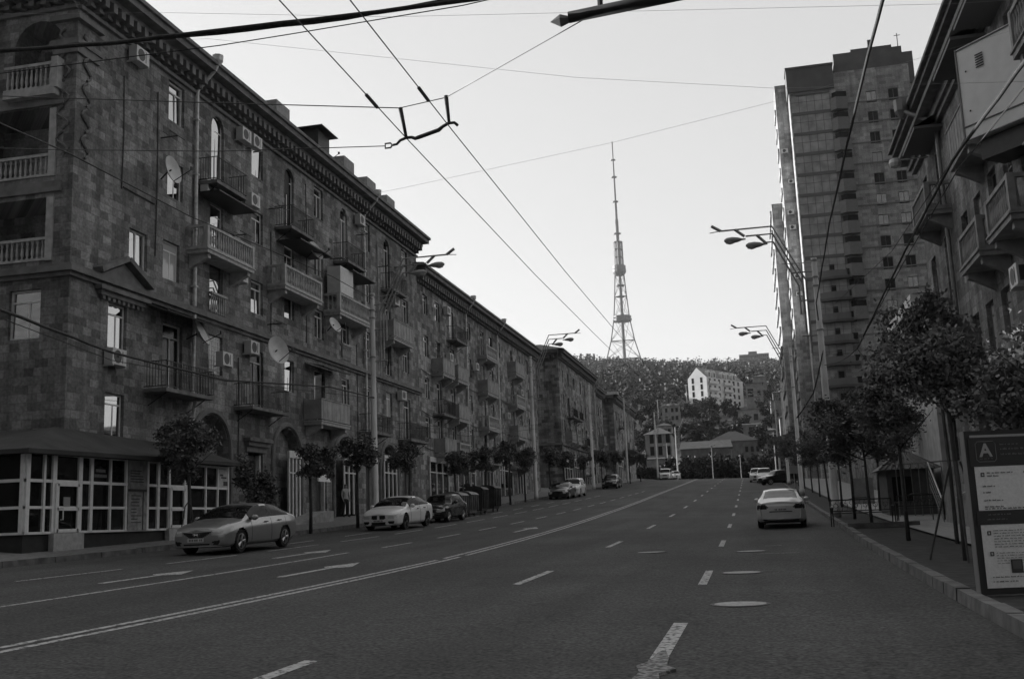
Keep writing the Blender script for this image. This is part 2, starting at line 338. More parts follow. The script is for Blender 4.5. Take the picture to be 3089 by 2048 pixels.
# ------------------------------------------------------------------ facades
def wall(mb, F, u0, u1, z0, z1, holes, dep=.28, back=None):
    us = sorted({u0, u1} | {h[0] for h in holes} | {h[1] for h in holes}); zs = sorted({z0, z1} | {h[2] for h in holes} | {h[3] for h in holes})
    us = [u for u in us if u0 <= u <= u1]; zs = [z for z in zs if z0 <= z <= z1]
    idx = {}
    def V(u, z, d=0.):
        k = (round(u, 4), round(z, 4), d)
        if k not in idx: idx[k] = len(mb.v); mb.v.append(tuple(F.P(u, z, d)))
        return idx[k]
    for i in range(len(us) - 1):
        for j in range(len(zs) - 1):
            uc, zc = (us[i] + us[i + 1]) / 2, (zs[j] + zs[j + 1]) / 2
            if any(h[0] < uc < h[1] and h[2] < zc < h[3] for h in holes): continue
            mb.f.append((V(us[i], zs[j]), V(us[i + 1], zs[j]), V(us[i + 1], zs[j + 1]), V(us[i], zs[j + 1]))); mb.m.append(0)
    for h in holes:
        a, b, c, d = h[:4]; arch = len(h) > 4 and h[4]; dd = h[5] if len(h) > 5 else dep
        def q(p, r): mb.add([F.P(*p), F.P(*r), F.P(r[0], r[1], -dd), F.P(p[0], p[1], -dd)], [(0, 1, 2, 3)])
        if not arch:
            q((a, c), (b, c)); q((b, c), (b, d)); q((b, d), (a, d)); q((a, d), (a, c))
        else:
            r = (b - a) / 2; zc = d - r; N = 10; pts = [((a + b) / 2 + r * math.cos(math.pi * t / N), zc + r * math.sin(math.pi * t / N)) for t in range(N + 1)]
            q((a, c), (b, c)); q((b, c), (b, zc)); q((a, zc), (a, c))
            for p, s_ in zip(pts, pts[1:]):
                q(p, s_)
                mid = (a + b) / 2; cr = (b, d) if (p[0] + s_[0]) / 2 > mid else (a, d)
                mb.add([F.P(*p), F.P(*cr), F.P(*s_)], [(0, 1, 2)])
            mb.add([F.P(b, zc), F.P(b, d), F.P(*pts[0])], [(0, 1, 2)])
    return mb
WM = {}
def win_mesh(w, h, style):
    k = (round(w, 2), round(h, 2), style)
    if k in WM: return WM[k]
    t = .07; f = MB()
    f.box(0, t, 0, .07, 0, h); f.box(w - t, w, 0, .07, 0, h); f.box(t, w - t, 0, .07, 0, t); f.box(t, w - t, 0, .07, h - t, h)
    if style in ('t', 'd'):
        zt = h * (.74 if style == 't' else .8); f.box(t, w - t, .005, .065, zt, zt + .06)
        mx = w * .58 if style == 't' else w * .5; f.box(mx - .03, mx + .03, .01, .06, t, zt)
    elif style == 'v': f.box(w / 2 - .03, w / 2 + .03, .01, .06, t, h - t)
    elif style == 'b':
        for i in range(1, 6): f.box(w * i / 6 - .012, w * i / 6 + .012, -.06, -.04, t, h - t)
        for i in range(1, 8): f.box(t, w - t, -.05, -.035, h * i / 8 - .01, h * i / 8 + .01)
    p = MB(); p.box(t * .5, w - t * .5, .03, .045, t * .5, h - t * .5)
    WM[k] = (f.mesh('window', [WFRAME]), p.mesh('pane', [GL_SKY]), f, p); return WM[k]
PM = {}
def mat_variant(me, m):
    k = (me.name, m.name)
    if k not in PM: c = me.copy(); c.materials.clear(); c.materials.append(m); PM[k] = c
    return PM[k]
def window(B, F, u0, u1, z0, z1, style='t', gl=None, fr=None, dep=.13, name='window'):
    fm, pm, _, _ = win_mesh(u1 - u0, z1 - z0, style)
    o = inst(mat_variant(fm, fr) if fr else fm, name, F.M(u0, z0, -dep), B, ORI.get(B.name))
    gl = gl or random.choice([GL_SKY, GL_SKY, GL_SKY, GL_SKY, GL_DARK, GL_CURT])
    p = bpy.data.objects.new('pane', mat_variant(pm, gl)); COL.objects.link(p); p.parent = o
    p.rotation_euler = (R(random.uniform(-1.2, 1.2)), 0, R(random.uniform(-1.5, 1.5))); return o
def baluster(mb, x, y, z, h, r=.055):
    mb.lathe((x, y, z), [(r * .9, 0), (r * .9, .04), (r * .5, .08), (r * .95, h * .3), (r * .8, h * .5), (r * .45, h * .75), (r * .8, h * .93), (r * .85, h)], 6)
BM = {}
def balcony(B, F, uc, z, half, kind, dep=.95, m=None):
    key = (round(half, 2), kind, dep, m.name if m else '')
    if key not in BM:
        s = MB(); r = MB(); c = MB()
        if kind in ('bal', 'closed', 'half'):
            s.box(-half, half, -dep, 0, -.22, 0); s.box(-half - .05, half + .05, -dep - .05, 0, -.07, -.02)
        else: s.box(-half, half, -dep, 0, -.14, 0)
        if kind in ('bal', 'half'):
            s_ = .14
            for sx in (-half + .07, half - .07): r.box(sx - .09, sx + .09, -dep, -dep + .18, 0, 1.0)
            r.box(-half, half, -dep + .01, -dep + .17, .88, .99); r.box(-half, half, -dep + .02, -dep + .16, .0, .09)
            for sx in (-half + .08, half - .08): r.box(sx - .07, sx + .07, -dep + .17, 0, .88, .99); r.box(sx - .07, sx + .07, -dep + .17, 0, 0, .09)
            n = int(half * 2 / .2)
            for i in range(1, n): baluster(r, -half + i * 2 * half / n, -dep + .09, .09, .79)
            for i in range(1, 4):
                for sx in (-half + .08, half - .08): baluster(r, sx, -dep + i * dep / 4, .09, .79)
        elif kind == 'closed':
            r.box(-half, half, -dep, -dep + .04, .05, 1.05); r.box(-half, -half + .04, -dep, 0, .05, 1.05); r.box(half - .04, half, -dep, 0, .05, 1.05)
            r.box(-half - .03, half + .03, -dep - .03, -dep + .07, 1.05, 1.1)
            for i in range(7): x = -half + (i + .5) * half * 2 / 7; r.box(x - .012, x + .012, -dep - .012, -dep, .06, 1.04)
        else:
            for zz in (.06, 1.0): r.box(-half, half, -dep + .01, -dep + .04, zz, zz + .03); r.box(-half, -half + .03, -dep, 0, zz, zz + .03); r.box(half - .03, half, -dep, 0, zz, zz + .03)
            n = int(half * 2 / .12)
            for i in range(n + 1): x = -half + i * 2 * half / n; r.box(x - .009, x + .009, -dep + .015, -dep + .033, .08, 1.0)
            for i in range(1, int(dep / .12)):
                for sx in (-half + .015, half - .015): r.box(sx - .009, sx + .009, -i * .12 - .009, -i * .12 + .009, .08, 1.0)
        cs = []
        for sx in (-half + .32, half - .32):
            c = MB(); cs.append(c)
            if kind in ('bal', 'closed', 'half'): c.extr([(0, -.22), (-dep + .1, -.22), (-dep + .1, -.4), (-dep * .7, -.46), (-dep * .35, -.62), (0, -.8)], 'x', sx - .12, sx + .12)
            else: c.tube([(sx, 0, -.6), (sx, -dep * .8, -.14)], .02, 5)
        mm = m or {'bal': TRIML, 'half': TRIML, 'closed': PANEL}.get(kind)
        BM[key] = (s.mesh('balcony', [m or (TRIM if kind == 'metal' else TRIML)]), r.mesh('railing', [DARKM if kind == 'metal' else mm]), [c.mesh('bracket', [DARKM if kind == 'metal' else (m or TRIML)]) for c in cs])
    a, b, c = BM[key]; o = inst(a, 'balcony', F.M(uc, z, 0), B, ORI.get(B.name))
    for me, nm in [(b, 'railing')] + [(q, 'bracket') for q in c]:
        k = bpy.data.objects.new(nm, me); COL.objects.link(k); k.parent = o
    return o
def cornice(F, B, u0, u1, zt, m, proj=.95, dent=.5, name='cornice', lo=1.35):
    mb = MB(); F.box(mb, u0, u1, zt - lo, zt - lo + .14, -.02, .14); F.box(mb, u0, u1, zt - .62, zt - .42, -.02, proj * .55); F.box(mb, u0 - .1, u1 + .1, zt - .42, zt - .16, -.02, proj); F.box(mb, u0 - .16, u1 + .16, zt - .16, zt, -.02, proj + .12)
    F.box(mb, u0, u1, zt - lo + .3, zt - lo + .4, -.02, .2)
    u = u0 + .2
    while u < u1 - .2: F.box(mb, u, u + dent * .5, zt - .98, zt - .621, -.02, proj * .62); F.box(mb, u + .03, u + dent * .45, zt - 1.16, zt - .981, -.02, proj * .35); u += dent
    return mb.build(name, m, B)
def drainpipe(B, F, u, z0, z1, ztop, dd=1.0):
    mb = MB(); r = .075
    mb.tube([F.P(u, z0, .14), F.P(u, z1, .14), F.P(u + .03, z1 + .15, .18), F.P(u + .1, ztop - .35, dd * .9), F.P(u + .12, ztop - .1, dd)], r, 8)
    mb.lathe(tuple(F.P(u + .13, ztop - .15, dd)), [(.09, 0), (.22, .2), (.24, .45), (.2, .46)], 8)
    z = z0 + .8
    while z < z1: F.box(mb, u - .1, u + .1, z, z + .06, .0, .235); z += 2.4
    return mb.build('drainpipe', PIPE, B)
def roofs(B, poly, z, h, inset, m=ROOF):
    # hipped roof over rectangle poly (x0,x1,y0,y1)
    x0, x1, y0, y1 = poly; mb = MB(); i = inset
    mb.add([(x0, y0, z), (x1, y0, z), (x1, y1, z), (x0, y1, z), (x0 + i, y0 + i, z + h), (x1 - i, y0 + i, z + h), (x1 - i, y1 - i, z + h), (x0 + i, y1 - i, z + h)],
           [(0, 1, 5, 4), (1, 2, 6, 5), (2, 3, 7, 6), (3, 0, 4, 7), (4, 5, 6, 7), (3, 2, 1, 0)])
    return mb.build('roof', m, B)
# ---- first building on the left (corner block)
B1 = thing('apartment_building', 'dark stone corner apartment block nearest on the left, with loggias and belt course', 'building', (-29, 49, 1), group='five-storey apartment blocks on the left')
X1, YA, YB, ZB, ZT = -22.0, 30.2, 68.0, .4, 21.3
F1 = Fr((X1, 0), (0, 1)); F1S = Fr((0, YA), (1, 0))
PL = [36.7, 43.9, 51.1, 58.3, 65.4]; BC = [40.1, 47.4, 54.7, 61.9]
holes = []; wins = []
def W(u, z0, z1, w=1.18, style='t', **k):
    holes.append((u - w / 2, u + w / 2, z0, z1)); wins.append((u - w / 2, u + w / 2, z0, z1, style, k))
for u in PL: W(u, 18.1, 19.8); W(u, 14.9, 16.42)
for u in [36.5] + PL[1:]: W(u, 11.5, 13.05, 1.22)
W(34.2, 11.45, 12.9, 1.2, 'v', gl=GL_SKY); W(33.0, 8.2, 9.85, 1.15, 't', gl=GL_SKY); W(32.95, 5.0, 6.6, 1.15, 't', gl=GL_SKY)
for u, w_ in zip(PL, (1.45, 1.35, 1.4, 1.3, 1.3)): W(u, 7.0, 9.75, w_, 'd')
W(40.1, 8.2, 9.85, 1.2, 'b', gl=GL_CURT)
for u in BC[1:]: W(u, 8.25, 9.8, 1.1)
for i, u in enumerate(BC):
    holes.append((u - .55, u + .55, 16.22, 19.68, True)); wins.append((u - .55, u + .55, 16.22, 19.68, 'd', dict(gl=GL_SKY if i in (0, 2) else GL_DARK)))
    W(u, 13.1, 15.6, 1.15, 'd', gl=GL_SKY if i in (0, 1) else None)
    W(u, 10.9 if i in (0, 2, 3) else 11.9, 13.05, 1.15, 'd' if i != 1 else 'n')
    holes.append((u - 1.75, u + 1.15, 2.0, 6.45, True, .5))
for u in (43.8, 51.2, 58.4, 65.2): holes.append((u - .75, u + .75, 1.9, 5.1, False, .4))
mb = MB(); wall(mb, F1, YA, YB, ZB, ZT - .2, holes)
# side facade towards the camera, with deep loggias
sh = [(-26.2, -22.95, 10.92, 13.14, False, 1.7), (-26.2, -22.92, 13.9, 16.42, False, 1.7), (-24.5, -22.55, 17.05, 19.7, True, 1.2), (-24.3, -23.07, 8.25, 9.95, False, .28)]
sh += [(-32, -30.6, z, z + 1.6, False, .28) for z in (5, 8.25, 11.4, 14.7, 18)]
wall(mb, F1S, -36, X1, ZB, ZT - .2, sh)
mb.quad((-36, YA, ZB), (-36, YB, ZB), (-36, YB, ZT - .2), (-36, YA, ZT - .2)); mb.quad((X1, YB, ZB), (-36, YB, ZB), (-36, YB, ZT - .2), (X1, YB, ZT - .2))
mb.build('wall', STONE, B1)
mb = MB()   # interiors of loggias and dark arch recesses
for a, b, c, d, ar, dd in sh[:3]: mb.quad(F1S.P(a, c, -dd), F1S.P(b, c, -dd), F1S.P(b, d, -dd), F1S.P(a, d, -dd))
mb.build('loggia_back_wall', STONE2, B1)
mb = MB()
for h in holes:
    if len(h) > 5: mb.quad(F1.P(h[0], h[2], -h[5]), F1.P(h[1], h[2], -h[5]), F1.P(h[1], h[3], -h[5]), F1.P(h[0], h[3], -h[5]))
mb.build('arch_infill', STONE2, B1)
for a, b, c, d, st, k in wins: k = dict(k); k['gl'] = k.get('gl') or random.choice([GL_SKY] * 6 + [GL_DARK, GL_CURT]); window(B1, F1, a, b, c, d, st, **k)
window(B1, F1S, -24.3, -23.07, 8.25, 9.95, 't', gl=GL_SKY)
for z in (5, 8.25, 11.4, 14.7, 18): window(B1, F1S, -32, -30.6, z, z + 1.6)
F1L = Fr((0, YA + 1.68), (1, 0))
window(B1, F1L, -25.6, -24.9, 13.95, 15.6, 'd', gl=GL_SKY)
for u0, z in ((-24.75, 10.92), (-24.75, 13.9)):
    r = MB(); F1S.box(r, -26.2, -22.95, z + .72, z + .82, -.14, .05); F1S.box(r, -26.2, -22.95, z, z + .08, -.14, .05)
    u = -26.1
    while u < -23.0: p = F1S.P(u, z + .08, -.04); baluster(r, p.x, p.y, p.z, .64, .06); u += .2
    r.build('loggia_balustrade', TRIML, B1)
    p_ = MB(); F1S.box(p_, -22.95, -22.68, z - .02, z + (2.2 if z < 12 else 2.45), -.1, .07); p_.build('loggia_pillar', TRIML, B1)
r = MB(); F1S.box(r, -24.65, -22.6, 16.75, 17.0, -.3, .35); F1S.box(r, -24.65, -22.6, 17.85, 17.95, .15, .33); F1S.box(r, -24.65, -22.6, 17.0, 17.08, .15, .33)
u = -24.55
while u < -22.8: p = F1S.P(u, 17.08, .24); baluster(r, p.x, p.y, p.z, .77, .06); u += .19
r.build('loggia_balustrade', TRIML, B1)
p_ = MB(); F1S.box(p_, -22.75, -22.5, 16.98, 18.1, .0, .36); p_.build('loggia_pillar', TRIML, B1)
for z in (13.3, 16.45):
    mb = MB(); F1S.box(mb, -27, -22.4, z, z + .16, -.02, .12); F1S.box(mb, -27, -22.45, z + .16, z + .4, -.02, .05)
    mb.build('loggia_sill_moulding', TRIM, B1)
# pilaster relief by the corner
mb = MB()
for i in range(5):
    z = 14.6 + i * .95
    for F, uu in ((F1, 30.75), (F1S, -22.45)):
        mb.tube([F.P(uu + .22 * math.sin(t * .9), z + t * .12, .05) for t in range(8)], .05, 5)
mb.build('scroll_relief', TRIM, B1)
mb = MB()
F1.box(mb, 30.2, 31.5, 18.6, 18.8, -.02, .16); F1.box(mb, 30.2, 31.4, 18.3, 18.6, -.02, .1); F1S.box(mb, -23, -21.84, 18.6, 18.8, -.02, .16); F1S.box(mb, -22.9, -21.9, 18.3, 18.6, -.02, .1)
mb.build('capital_moulding', TRIM, B1); mb = MB(); F1.box(mb, 30.2, 31.5, 19.5, 19.7, -.02, .2); F1S.box(mb, -23, -21.8, 19.5, 19.7, -.02, .2); mb.build('capital_moulding', TRIM, B1)
mb = MB(); F1.box(mb, YA, YB, 10.3, 10.44, -.02, .12); F1.box(mb, YA - .2, YB, 10.44, 10.62, -.02, .26); F1.box(mb, YA - .1, YB, 10.62, 10.72, -.02, .16)
F1S.box(mb, -36, X1 + .12, 10.3, 10.44, -.02, .12); F1S.box(mb, -36, X1 + .263, 10.443, 10.623, -.02, .26); F1S.box(mb, -36, X1 + .163, 10.623, 10.723, -.02, .16)
mb.build('belt_course', TRIM, B1)
mb = MB()
for a, b in (((31.55, 10.72), (33.15, 11.45)), ((33.15, 11.45), (34.75, 10.72))):
    k = len(mb.v); dv = (b[0] - a[0], b[1] - a[1]); L_ = math.hypot(*dv); nx_, nz_ = -dv[1] / L_, dv[0] / L_
    pl = [a, b, (b[0] + nx_ * .18, b[1] + nz_ * .18), (a[0] + nx_ * .18, a[1] + nz_ * .18)]
    vs = [F1.P(p[0], p[1], d) for d in (0, .38) for p in pl]; mb.add(vs, [(0, 1, 2, 3), (7, 6, 5, 4), (0, 4, 5, 1), (1, 5, 6, 2), (2, 6, 7, 3), (3, 7, 4, 0)])
mb.extr([(31.8, 10.72), (34.5, 10.72), (33.15, 11.35)], 'x', X1 + .02, X1 + .14)
F1.box(mb, 31.6, 34.7, 10.15, 10.3, -.02, .3); F1.box(mb, 31.75, 34.55, 9.98, 10.15, -.02, .18)
for i in range(9): F1.box(mb, 31.9 + i * .3, 32.05 + i * .3, 9.84, 9.98, -.02, .14)
mb.build('pediment', TRIM, B1)
for u in BC:
    mb = MB()
    for rr, t in ((1.58, .16), (1.66, .14)):
        pts = [F1.P(u - .3 + rr * math.cos(math.pi * i / 16), 5.0 + rr * math.sin(math.pi * i / 16), .04) for i in range(17)]
        mb.tube([F1.P(u - .3 + rr, 1.6, .04)] + pts + [F1.P(u - .3 - rr, 1.6, .04)], t * .6, 6)
    mb.build('arch_moulding', TRIM, B1)
for u in (43.8, 51.2, 58.4, 65.2):
    mb = MB(); F1.box(mb, u - 1.15, u + 1.15, 5.55, 5.7, -.02, .34); F1.box(mb, u - 1.05, u + 1.05, 5.35, 5.55, -.02, .22); F1.box(mb, u - .98, u + .98, 5.1, 5.35, -.02, .1)
    mb.build('door_hood', TRIM, B1)
for u in (43.8, 51.2, 58.4, 65.2):
    m_ = MB(); F1.box(m_, u - .7, u + .7, 1.95, 4.95, -.36, -.3); m_.build('door', mat('brown_door', .05, .5, var=.3), B1)
    m_ = MB(); F1.box(m_, u + .6, u + .74, 1.95, 5.0, -.3, -.1); m_.build('door_frame', WFRAME, B1)
cornice(F1, B1, YA, YB, ZT, TRIM); cornice(F1S, B1, -36, X1 + .0, ZT - .004, TRIM)
for u in BC[:3]: balcony(B1, F1, u - .3, 16.2, 1.35, 'metal', .9)
balcony(B1, F1, BC[3] + .1, 16.2, 1.3, 'metal', .85)
balcony(B1, F1, 39.7, 13.08, 2.05, 'bal'); balcony(B1, F1, 47.1, 13.08, 2.2, 'bal'); balcony(B1, F1, 54.0, 13.08, 2.3, 'half'); balcony(B1, F1, 62.2, 13.08, 1.9, 'closed')
balcony(B1, F1, 36.5, 6.98, 1.75, 'metal', .95); balcony(B1, F1, 43.6, 6.98, 1.85, 'metal', .9); balcony(B1, F1, 51.0, 6.98, 1.9, 'closed', .95); balcony(B1, F1, 58.3, 6.98, 1.6, 'metal', .9); balcony(B1, F1, 65.3, 6.98, 1.9, 'metal', .9)
for u, z in ((40.1, 10.78), (54.7, 10.85)):
    r = MB(); F1.box(r, u - .68, u + .68, z + .78, z + .88, .02, .18)
    for i in range(8): p = F1.P(u - .58 + i * .166, z, .1); baluster(r, p.x, p.y, p.z, .78, .05)
    r.build('window_balustrade', TRIML, B1)
# white panel box standing on the third baluster balcony, awnings over balconies
mb = MB(); F1.box(mb, 51.75, 53.6, 14.09, 15.55, .2, .96); mb.build('balcony_enclosure', ACW, B1)
for a_, b_, z_, d_ in ((38.2, 41.6, 15.6, 1.15), (45.9, 49.9, 15.5, 1.3), (53, 56.6, 15.55, 1.2)): mb = MB(); F1.box(mb, a_, b_, z_, z_ + .06, .02, d_); mb.build('awning', DARKM, B1)
mb = MB(); mb.add([F1.P(34.4, 10.25, .05), F1.P(39.2, 10.25, .05), F1.P(39.0, 9.9, 1.05), F1.P(34.8, 9.9, 1.05)], [(0, 1, 2, 3)]); F1.box(mb, 34.6, 38.9, 9.86, 9.9, .98, 1.03); mb.build('awning', DARKM, B1); mb = MB(); mb.add([F1.P(49.2, 10.0, .05), F1.P(53.0, 10.0, .05), F1.P(52.8, 9.75, 1.0), F1.P(49.4, 9.75, 1.0)], [(0, 1, 2, 3)])
F1.box(mb, 49.3, 52.9, 9.7, 9.76, .95, 1.02); mb.build('awning', DARKM, B1)
drainpipe(B1, F1, 38.1, 10.75, 20.0, ZT)
mb = MB(); mb.tube([F1.P(38.1, 10.4, .14), F1.P(38.05, 7.2, .14), F1.P(38.0, 7.0, .3), F1.P(37.9, 5.4, .14)], .075, 8); mb.build('drainpipe', PIPE, B1)
drainpipe(B1, F1, 57.6, 6.2, 20.0, ZT); 
roofs(B1, (-36.2, X1 + 1.05, YA - 1.05, YB + .1), ZT + .002, 1.3, 4.2)
for i, (y, z) in enumerate([(49.8, 24.7), (55.3, 25.1), (59.3, 24.8), (63.2, 24.7), (67.0, 24.6)]):
    mb = MB(); y *= .985; mb.box(-24.2, -23.0, y - 1.0, y + .6, 21.6, z - .85); mb.build('chimney', CONC if i != 1 else DARKM, B1)
    if i == 1: mb = MB(); mb.box(-24.6, -22.6, y - 1.4, y + 1.0, z - .85, z - .8); mb.build('chimney_cap', DARKM, B1)
# ---- generic further blocks
def block(name, label, Xf, Y0, Y1, ztop, zb, rows, cols, bal, grp, pipes=(), depth=13, belt=None, m=STONE3, wb=1.1, front=True, lo=1.1):
    B = thing(name, label, 'building', (Xf - depth / 2, (Y0 + Y1) / 2, gz(Y0)), group=grp)
    F = Fr((Xf, 0), (0, 1)); G = Fr((0, Y0), (1, 0)); hs = []; ws = []
    bd = {(round(b[0], 1), b[1]) for b in bal}
    for r, (za, zc) in enumerate(rows):
        for u in cols:
            isb = any(abs(u - b[0]) < .9 and b[1] == r for b in bal); w_ = wb * random.choice([.92, 1, 1.08])
            a = za - (.9 if isb else 0); hs.append((u - w_ / 2, u + w_ / 2, a, zc)); ws.append((u - w_ / 2, u + w_ / 2, a, zc, 'd' if isb else 't'))
    mb = MB(); wall(mb, F, Y0, Y1, zb, ztop - .2, hs); wall(mb, G, Xf - depth, Xf, zb, ztop - .2, [])
    mb.quad((Xf - depth, Y0, zb), (Xf - depth, Y1, zb), (Xf - depth, Y1, ztop - .2), (Xf - depth, Y0, ztop - .2)); mb.quad((Xf, Y1, zb), (Xf - depth, Y1, zb), (Xf - depth, Y1, ztop - .2), (Xf, Y1, ztop - .2))
    mb.build('wall', m, B)
    for a, b, c, d, st in ws: window(B, F, a, b, c, d, st)
    cornice(F, B, Y0, Y1, ztop, TRIM, .75, .55, lo=lo); cornice(G, B, Xf - depth, Xf, ztop - .004, TRIM, .75, .55, lo=lo)
    for u, r, half, kind in bal: balcony(B, F, u, rows[r][0] - 1.0, half, kind, .85)
    for u in pipes: drainpipe(B, F, u, gz(u) + 2, ztop - 1.2, ztop, .8)
    roofs(B, (Xf - depth - .2, Xf + .85, Y0 - .8, Y1 + .1), ztop + .002, 1.2, 3.5)
    if belt:
        mb = MB(); F.box(mb, Y0, Y1, belt, belt + .3, -.02, .2); G.box(mb, Xf - depth, Xf + .203, belt + .003, belt + .303, -.02, .2); mb.build('belt_course', TRIM, B)
    return B, F
GRP = 'five-storey apartment blocks on the left'
bal2 = []
for u, ks in ((72.7, ('closed', 'metal', 'closed')), (76.6, ('metal', 'closed', 'closed', 'bal')), (86.0, ('bal', 'closed', 'bal', 'closed')), (97.0, ('closed', 'bal', 'closed', 'bal'))):
    for r, k in enumerate(ks): bal2.append((u, r if len(ks) == 4 else r + 1, 1.9 if u > 80 else 1.5, k))
B2, F2 = block('apartment_building', 'long worn apartment block joined to the corner block, cluttered with closed balconies', -22.05, 68.0, 108.5, 19.4, 1.2,
    [(16.3, 17.7), (13.25, 14.75), (10.3, 11.75), (7.5, 9.0)], [70.0, 72.9, 76.6, 80.0 + 1.6, 86.0, 89, 92, 97.0, 100.5, 104], bal2, GRP, (80.4, 91.0), m=STONE2)
bal3 = [(128, 1, 1.5, 'metal'), (132.5, 1, 1.4, 'metal'), (137.5, 2, 1.3, 'metal'), (126, 2, 1.5, 'closed'), (130.4, 2, 1.5, 'bal'), (135, 3, 1.5, 'bal'), (141, 2, 1.5, 'closed'), (141, 3, 1.4, 'metal')]
B3, F3 = block('apartment_building', 'apartment block beyond the gap on the left, with a blank dark side wall', -22.0, 122.0, 150.5, 21.6, 3,
    [(17.9, 19.4), (14.9, 16.4), (11.9, 13.3), (8.3, 9.6)], [124.4, 128, 132.5, 137.5, 141, 145, 148.4], bal3, GRP, (149.5,), belt=10.2)
B3b, F3b = block('apartment_building', 'low narrow block with a plain roof joined behind the third apartment block', -22.3, 150.5, 160, 20.6, 4,
    [(16.6, 18.0), (13.4, 14.8), (10.2, 11.6)], [152.5, 155.5, 158], [(155.5, 1, 1.2, 'closed')], GRP, ())
B4, F4 = block('apartment_building', 'farthest apartment block on the left, under a pale roof edge', -21.6, 168, 196, 21.0, 5,
    [(17.2, 18.6), (14.1, 15.5), (11.0, 12.4)], [171, 174.5, 178, 182, 186, 190, 193.5], [(174.5, 0, 1.4, 'metal'), (182, 1, 1.4, 'closed'), (190, 1, 1.4, 'bal'), (178, 2, 1.4, 'metal')], GRP, (185,))
# pale parapet of the farthest block
mb = MB(); mb.box(-31, -20.7, 167.4, 168.2, 21.02, 21.5); mb.build('parapet', ACW, B4)
# shopfronts at the foot of the far blocks
def shops(B, F, us, z0, name='shopfront'):
    for u0, u1 in us:
        mb = MB(); z = GZ(-22, u0) + .45
        for i in range(4): uu = u0 + (u1 - u0) * i / 3; F.box(mb, uu - .07, uu + .07, z, z + 3, .02, .1)
        F.box(mb, u0, u1, z + 2.2, z + 2.28, .03, .09); F.box(mb, u0 - .1, u1 + .1, z + 2.95, z + 3.3, .02, .14); o = mb.build(name, WFRAME, B)
        p = MB(); F.box(p, u0, u1, z, z + 2.95, .005, .03); p.build('pane', GL_SHOP, o)
shops(B2, F2, [(70, 74.5), (77, 82), (84.5, 88), (90.5, 95.5), (97.5, 101)], 0); shops(B3, F3, [(123, 128), (130, 134.5), (136.5, 141), (143, 148)], 0); shops(B4, F4, [(170, 176), (180, 187)], 0)
shops(B1, F1, [(47.2, 48.4), (54.2, 56.2), (60.6, 62.8)], 0)
# ---- appliances and dishes on the facades
def ac(F, u, z, label, grp='air conditioner boxes on the walls', d0=.1, w=.85, h=.6):
    M = F.M(u, z, d0); e = tag(bpy.data.objects.new('air_conditioner', None), label, 'air conditioner', grp); COL.objects.link(e); e.matrix_world = M; e.empty_display_size = .2
    if 'ac' not in BM:
        c = MB(); c.box(-.42, .42, -.34, 0, 0, .58); c.box(-.4, -.36, -.36, .1, -.06, 0); c.box(.34, .38, -.36, .1, -.06, 0)
        g = MB(); g.lathe((-.1, -.345, .29), [(.235, 0), (.235, .02), (.2, .02), (.19, .008), (.05, .008), (.04, 0)], 14, 'y'); g.box(.18, .2, -.352, -.34, .08, .5); g.box(.425, .428, -.28, -.06, .08, .5)
        BM['ac'] = (c.mesh('casing', [ACW]), g.mesh('fan_grille', [GRILL]))
    for me, n in zip(BM['ac'], ('casing', 'fan_grille')): k = bpy.data.objects.new(n, me); COL.objects.link(k); k.parent = e
    return e
for u, z, t in ((33.55, 19.3, 'white air conditioner high on the corner block under its cornice, above a blank wall'), (42.0, 19.2, 'left one of two air conditioners side by side beside the first top-floor arched door'),
    (43.1, 19.25, 'right one of the two air conditioners side by side, touching a top-floor window'), (38.9, 15.75, 'air conditioner just right of the pale drainpipe, above the baluster balcony'),
    (56.6, 19.2, 'air conditioner next to the second drainpipe, by the third arched door'), (41.75, 12.55, 'air conditioner between two windows just above the belt course'),
    (42.9, 9.45, 'air conditioner under the belt course, left of the big round dish'), (63.6, 9.5, 'air conditioner low on the far end of the corner block'), (42.9, 16.35, 'air conditioner hung above a fourth-floor window beside the baluster balcony'),
    (62.6, 13.9 + 1.6, 'air conditioner in the shade above the closed pale balcony of the corner block')): ac(F1, u, z, t)
for u, z, t in ((74.6, 17.1, 'air conditioner below the eaves on the worn second block'), (82.6, 13.9, 'air conditioner beside a middle window of the second block, between its two pipes'), (75.0, 13.6, 'air conditioner under a fourth-floor balcony of the second block'),
    (78.6, 9.0, 'air conditioner low on the second block above the tree crowns'), (99.5, 13.6, 'air conditioner near the far end of the second block'), (93.4, 10.8, 'air conditioner right of the second pipe of the second block')): ac(F2, u, z, t)
ac(F3, 144, 13.5, 'air conditioner on the third apartment block'); ac(F1, 32.6, 7.55, 'old air conditioner hanging right under the pedimented window', d0=.05); ac(F1, 40.0, 8.5, 'air conditioner in front of the barred window', d0=.3)
